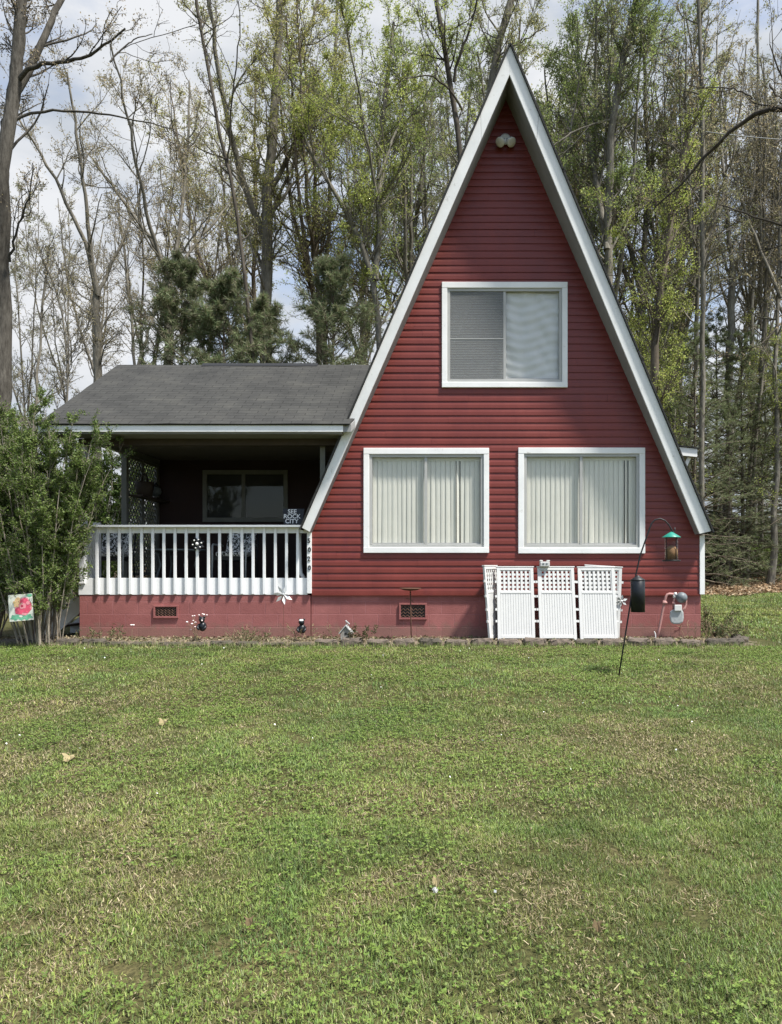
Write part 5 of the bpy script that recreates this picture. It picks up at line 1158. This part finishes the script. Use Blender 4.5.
x = np.concatenate(BX_); y = np.concatenate(BY_); L = np.concatenate(BL); W = np.concatenate(BW); K = len(x)
keep = (vnoise(x, y, 11.0, 21) + RNG.normal(0, .12, len(x)) > .22) | (y > -1); x, y, L, W = x[keep], y[keep], L[keep], W[keep]; K = len(x)
pt = patchiness(x, y); tuft = .5 * vnoise(x, y, 9.0, 4) + .5 * vnoise(x, y, 3.2, 22)
L = L * RNG.uniform(.55, 1.35, K) * (.50 + 1.15 * tuft ** 2) * (1.0 + .5 * (RNG.random(K) > .97)); z = gz(x, y) - .006
dryp = np.clip((pt - .47) * 2.4, .06, .5) * np.where(y > -1, .35, 1) * np.where(y > -4.5, .40, 1); dry = RNG.random(K) < dryp
az = RNG.uniform(0, 6.283, K); le = np.where(dry, RNG.uniform(.9, 2.6, K), RNG.uniform(.3, 2.0, K)); dx, dy = np.cos(az), np.sin(az)
B = np.stack([x, y, z], 1); side = np.stack([-dy, dx, np.zeros(K)], 1) * (W * RNG.uniform(.7, 1.3, K) / 2)[:, None]
nrm = np.sqrt(1 + le ** 2); hz = (L / nrm)[:, None]; hd = (L * le / nrm)[:, None]; out = np.stack([dx, dy, np.zeros(K)], 1); upv = np.array([0, 0, 1.0])
mid = B + out * hd * .38 + upv * hz * .62; tip = B + out * hd + upv * hz * .98
V = np.stack([B - side, B + side, mid + side * .8, mid - side * .8, tip], 1).reshape(-1, 3); o5 = np.arange(K)[:, None] * 5
gpal = np.array([(.150, .215, .046), (.185, .245, .056), (.118, .180, .045), (.22, .265, .078), (.165, .205, .085)]); dpal = np.array([(.30, .25, .145), (.24, .20, .115), (.38, .325, .20), (.19, .145, .085)])
c = np.where(dry[:, None], dpal[RNG.integers(0, 4, K)], gpal[RNG.integers(0, 5, K)]); lush = (.45 * vnoise(x, y, .8, 6) + .55 * vnoise(x, y, 3.4, 23))[:, None]
c = c * RNG.uniform(.55, 1.55, (K, 1)) * np.where(dry[:, None], 1, (.55 + .9 * lush)) * np.where((~dry)[:, None], np.array([1.0, 1, 1]) + (pt[:, None] - .45) * np.array([.9, .25, .4]), 1)
tag(link('lawn_grass', np_mesh('lawn_grass', V, [o5 + np.array([[0, 1, 2, 3]]), o5 + np.array([[3, 2, 4]])], 4, np.repeat(np.clip(c, .01, .6), 5, 0)), 'grass_blade'), kind='stuff')

# clover and broad-leaved weeds in loose patches
n = 105000; x, y = scatter(n, 2.0, 10.9); m_ = (vnoise(x, y, 1.1, 9) * .6 + vnoise(x, y, 4.0, 10) * .4 + RNG.normal(0, .09, n) > .50) & (y < -1.05); x, y = x[m_], y[m_]; K = len(x)
C = np.stack([x, y, gz(x, y) + RNG.uniform(.012, .034, K)], 1); V = []; cols = []
sz = RNG.uniform(.007, .014, K) * (1 + .05 * (y + 12)); a0 = RNG.uniform(0, 6.28, K); tl = RNG.normal(0, .25, (K, 2))
for j in range(3):
    a = a0 + j * 2.094; u = np.stack([np.cos(a), np.sin(a), tl[:, 0]], 1); v = np.stack([-np.sin(a), np.cos(a), tl[:, 1]], 1); s = sz[:, None]
    V.append(np.stack([C, C + u * s * .55 + v * s * .42, C + u * s * 1.05 + upv * s * .1, C + u * s * .55 - v * s * .42], 1))
V = np.stack(V, 1).reshape(-1, 3); cp = np.array([(.155, .235, .046), (.125, .195, .042), (.19, .255, .062)])[RNG.integers(0, 3, K)] * RNG.uniform(.8, 1.2, (K, 1))
tag(link('clover', np_mesh('clover', V, [np.arange(K * 12).reshape(-1, 4)], 4, np.repeat(cp, 12, 0)), 'grass_blade'), kind='stuff')

# thatch: flat straw on the soil
n = 85000; x, y = scatter(n, 2.0, 10.9); m_ = (y < -1.0) & (RNG.random(n) < np.clip((patchiness(x, y) - .42) * 2.5, .05, .8)); x, y = x[m_], y[m_]; K = len(x); a = RNG.uniform(0, 6.28, K)
ln = RNG.uniform(.012, .036, K)[:, None]; u = np.stack([np.cos(a), np.sin(a), RNG.normal(0, .22, K)], 1) * ln / 2; v = np.stack([-np.sin(a), np.cos(a), np.zeros(K)], 1) * (.0016 + .00022 * (y + 12))[:, None]
C = np.stack([x, y, gz(x, y) + RNG.uniform(.004, .022, K)], 1); V = np.stack([C - u - v, C + u - v, C + u + v, C - u + v], 1).reshape(-1, 3)
tag(link('dead_thatch', np_mesh('dead_thatch', V, [np.arange(K * 4).reshape(-1, 4)], 4, np.repeat(dpal[RNG.integers(0, 4, K)] * RNG.uniform(.7, 1.2, (K, 1)), 4, 0)), 'dry_leaf'), kind='stuff')

# leaf litter on the woods floor and dead leaves in the bed
n = 26000; y = 14.5 + 22 * RNG.random(n) ** 1.5; x = RNG.uniform(3.0, 26, n); m_ = y + 5 * (vnoise(x, y, .9, 8) - .5) > 15.2; x, y = x[m_], y[m_]
lp = np.array([(.26, .17, .09), (.33, .235, .14), (.19, .115, .06), (.38, .30, .20)])
C = np.stack([x, y, gz(x, y) + RNG.uniform(.0, .06, len(x))], 1); V, Q = leaf_quads(C, .13, RNG, .7, .55)
tag(link('leaf_litter', np_mesh('leaf_litter', V, [Q], 4, np.repeat(lp[RNG.integers(0, 4, len(x))] * RNG.uniform(.7, 1.2, (len(x), 1)), 4, 0)), 'dry_leaf'), kind='stuff')
n = 5200; x = RNG.uniform(-8, XEND + .6, n); y = RNG.uniform(-.80, .0, n) * RNG.uniform(.5, 1.0, n) - .02
C = np.stack([x, y, .035 + RNG.uniform(0, .035, n)], 1); V, Q = leaf_quads(C, .05, RNG, .45, .4); bp_ = np.array([(.20, .155, .085), (.27, .22, .13), (.13, .10, .06), (.10, .12, .04), (.33, .28, .19)])
tag(link('bed_debris', np_mesh('bed_debris', V, [Q], 4, np.repeat(bp_[RNG.integers(0, 5, n)] * RNG.uniform(.7, 1.2, (n, 1)), 4, 0)), 'dry_leaf'), kind='stuff')
# grass and dry stalks growing over the sunken edging and along the wall foot
n = 9000; x = RNG.uniform(-7.5, XEND + .9, n); band = RNG.random(n); y = np.where(band < .62, -.99 + RNG.normal(0, .03, n), np.where(band < .8, -.72 + RNG.normal(0, .05, n), -.12 + RNG.normal(0, .07, n)))
m_ = (band < .62) | (vnoise(x, y, 1.6, 14) > .42); x, y = x[m_], y[m_]; K = len(x); le = RNG.uniform(.1, 1.0, K); az = RNG.uniform(0, 6.28, K); L = RNG.uniform(.03, .10, K) * np.where(y > -.85, .8, 1)
dx, dy = np.cos(az), np.sin(az); B = np.stack([x, y, gz(x, y) + .005 + .02 * (y > -.9)], 1); side = np.stack([-dy, dx, 0 * dx], 1) * .0035; tip = B + np.stack([dx * le, dy * le, np.ones(K)], 1) * (L / np.sqrt(1 + le ** 2))[:, None]
V = np.stack([B - side, B + side, tip], 1).reshape(-1, 3); dr = (RNG.random(K) < np.where(y > -.9, .6, .3))[:, None]
tag(link('edge_grass', np_mesh('edge_grass', V, [np.arange(K * 3).reshape(-1, 3)], 3, np.repeat(np.where(dr, dpal[RNG.integers(0, 4, K)], gpal[RNG.integers(0, 5, K)]) * RNG.uniform(.8, 1.2, (K, 1)), 3, 0)), 'grass_blade'), kind='stuff')

n = 160; x, y = scatter(n, 3.0, 10.8); C = np.stack([x, y, gz(x, y) + .035], 1)[y < -1.2]; V, Q = leaf_quads(C, .016, RNG, .9, .3)
tag(link('lawn_blossoms', np_mesh('lawn_blossoms', V, [Q], 4), 'petal_white'), kind='stuff')
ub = P(700, 131, 18.2); uc = thing('utility_cable', 'thin cable strung nearly level from a trunk to the right picture edge', 'cable', ub); uc_pts = [ub + (P(960, 141, 17.0) - ub) * t + np.array([0, 0, -.25 * 4 * t * (1 - t)]) for t in np.linspace(0, 1, 12)]
m = MB(); m.tube(uc_pts, .016, 6); part('cable', m, 'meter_dark', uc)
# single things lying on the lawn
def lawn_leaf(px, py, d, size, label, col):
    Y = d + CAMY; X = PX(px, Y); z = float(gz(X, Y)) + .035; m = MB(); n = 8; rnd = random.Random(int(px))
    a = rnd.uniform(0, 6); top = []; 
    for i in range(n * 2):
        an = a + math.pi * i / n; r = size * (1 if i % 2 == 0 else .55) * rnd.uniform(.8, 1.1); top.append((X + r * math.cos(an), Y + r * .7 * math.sin(an), z + .025 * math.cos(an * 2) + rnd.uniform(-.008, .008)))
    m.add([(X, Y, z + .012)] + top + [(X, Y, z + .009)] + [(p[0], p[1], p[2] - .003) for p in top], [(0, 1 + i, 1 + (i + 1) % (2 * n)) for i in range(2 * n)] + [(2 * n + 1, 2 * n + 2 + (i + 1) % (2 * n), 2 * n + 2 + i) for i in range(2 * n)] + [(1 + i, 2 * n + 2 + i, 2 * n + 2 + (i + 1) % (2 * n), 1 + (i + 1) % (2 * n)) for i in range(2 * n)])
    o = part('dead_leaf', m, col, None, loc=(X, Y, z)); tag(o, label, 'leaf', None)
mat('leaf_tan', (.33, .27, .14), .8, .3, 40); mat('leaf_brown', (.15, .108, .055), .8, .3, 40)
lawn_leaf(69, 765, 5.25, .062, 'curled tan dead leaf lying on the left of the lawn', 'leaf_tan')
lawn_leaf(163, 732, 6.3, .05, 'pale dead leaf flat on the lawn farther up than the curled tan one', 'leaf_tan')
lawn_leaf(249, 936, 3.0, .022, 'small brown dead leaf in the front grass', 'leaf_brown')
lawn_leaf(436, 887, 3.35, .022, 'yellowed dead leaf near the dandelion clock', 'leaf_tan')
lawn_leaf(597, 940, 2.95, .024, 'dark curled dead leaf in the right front grass', 'leaf_brown')
Y = 3.2 + CAMY; X = PX(435, Y); z0 = float(gz(X, Y)); dd = thing('dandelion_clock', 'white dandelion seed head standing in the front grass', 'dandelion', (X, Y, z0))
m = MB(); m.tube([(X, Y, z0), (X + .004, Y, z0 + .03), (X, Y, z0 + .058)], .0016, 6); part('stem', m, 'dry_stalk', dd)
m = MB()
for i in range(90):
    u = Vector((random.gauss(0, 1), random.gauss(0, 1), random.gauss(0, 1))).normalized(); p = Vector((X, Y, z0 + .062)); m.tube([p, p + u * .013], [.0003, .0007], 3)
m.ball((X, Y, z0 + .062), .006, 8); part('seed_head', m, 'lamp_white', dd)

# ================================================================== SKY, SUN, CAMERA
SUN = Vector((.42, -.235, .876)).normalized(); elev = math.asin(SUN.z); azim = math.atan2(SUN.x, SUN.y)
w = bpy.data.worlds.new('World'); sc.world = w; w.use_nodes = True; nt = w.node_tree; nt.nodes.clear(); L_ = nt.links.new
out = N(nt, 'ShaderNodeOutputWorld'); bg = N(nt, 'ShaderNodeBackground', Strength=.115); L_(bg.outputs[0], out.inputs[0])
sky = N(nt, 'ShaderNodeTexSky', sky_type='NISHITA', sun_disc=False, sun_elevation=elev, sun_rotation=azim, air_density=1.0, dust_density=1.6, ozone_density=1.0)
tc = N(nt, 'ShaderNodeTexCoord'); mp = N(nt, 'ShaderNodeMapping'); mp.inputs['Scale'].default_value = (1, 1, 2.2); mp.inputs['Location'].default_value = (.35, .2, .1); L_(tc.outputs['Generated'], mp.inputs[0])
n1 = N(nt, 'ShaderNodeTexNoise', Scale=3.2, Detail=8.0, Roughness=.56, Distortion=.25); L_(mp.outputs[0], n1.inputs['Vector'])
cv = ramp(nt, [(.30, (0, 0, 0)), (.50, (1, 1, 1))], n1.outputs['Fac'])
n2 = N(nt, 'ShaderNodeTexNoise', Scale=6.0, Detail=6.0); L_(mp.outputs[0], n2.inputs['Vector'])
cc = ramp(nt, [(.30, (2.4, 2.65, 3.0)), (.62, (3.9, 3.98, 4.12))], n2.outputs['Fac'])
sp = N(nt, 'ShaderNodeSeparateXYZ'); L_(tc.outputs['Generated'], sp.inputs[0]); mr = N(nt, 'ShaderNodeMapRange'); mr.inputs['From Min'].default_value = -.3; mr.inputs['From Max'].default_value = .4; mr.inputs['To Min'].default_value = .2; L_(sp.outputs['Y'], mr.inputs['Value'])
mm_ = N(nt, 'ShaderNodeMath', operation='MULTIPLY'); L_(cv.outputs[0], mm_.inputs[0]); L_(mr.outputs[0], mm_.inputs[1])
mx = N(nt, 'ShaderNodeMixRGB'); L_(mm_.outputs[0], mx.inputs['Fac']); L_(sky.outputs[0], mx.inputs['Color1']); L_(cc.outputs[0], mx.inputs['Color2']); L_(mx.outputs[0], bg.inputs['Color'])
sl = bpy.data.lights.new('sun', 'SUN'); sl.energy = 4.3; sl.angle = R(5); sl.color = (1, .965, .91); so = bpy.data.objects.new('sun', sl); COL.objects.link(so); so.rotation_euler = (-SUN).to_track_quat('-Z', 'Y').to_euler(); so.location = SUN * 60
cam = bpy.data.cameras.new('camera'); co = bpy.data.objects.new('camera', cam); COL.objects.link(co); co.location = (0, CAMY, CAMZ); co.rotation_euler = (R(90), 0, 0)
cam.sensor_width = 36; cam.sensor_fit = 'AUTO'; cam.lens = F / 1024 * 36; cam.shift_x = -(VX - 391) / 1024; cam.shift_y = (VY - 512) / 1024; cam.clip_start = .05; cam.clip_end = 3000; sc.camera = co
sc.view_settings.view_transform = 'Standard'; sc.view_settings.look = 'None'; sc.view_settings.exposure = 0.95; sc.view_settings.gamma = 1.0; sc.view_settings.use_curve_mapping = False
sc.render.engine = 'CYCLES'; sc.cycles.use_denoising = True; sc.cycles.max_bounces = 7; sc.cycles.diffuse_bounces = 3; sc.cycles.glossy_bounces = 3; sc.cycles.transmission_bounces = 4; sc.cycles.transparent_max_bounces = 10; sc.cycles.caustics_reflective = False; sc.cycles.caustics_refractive = False
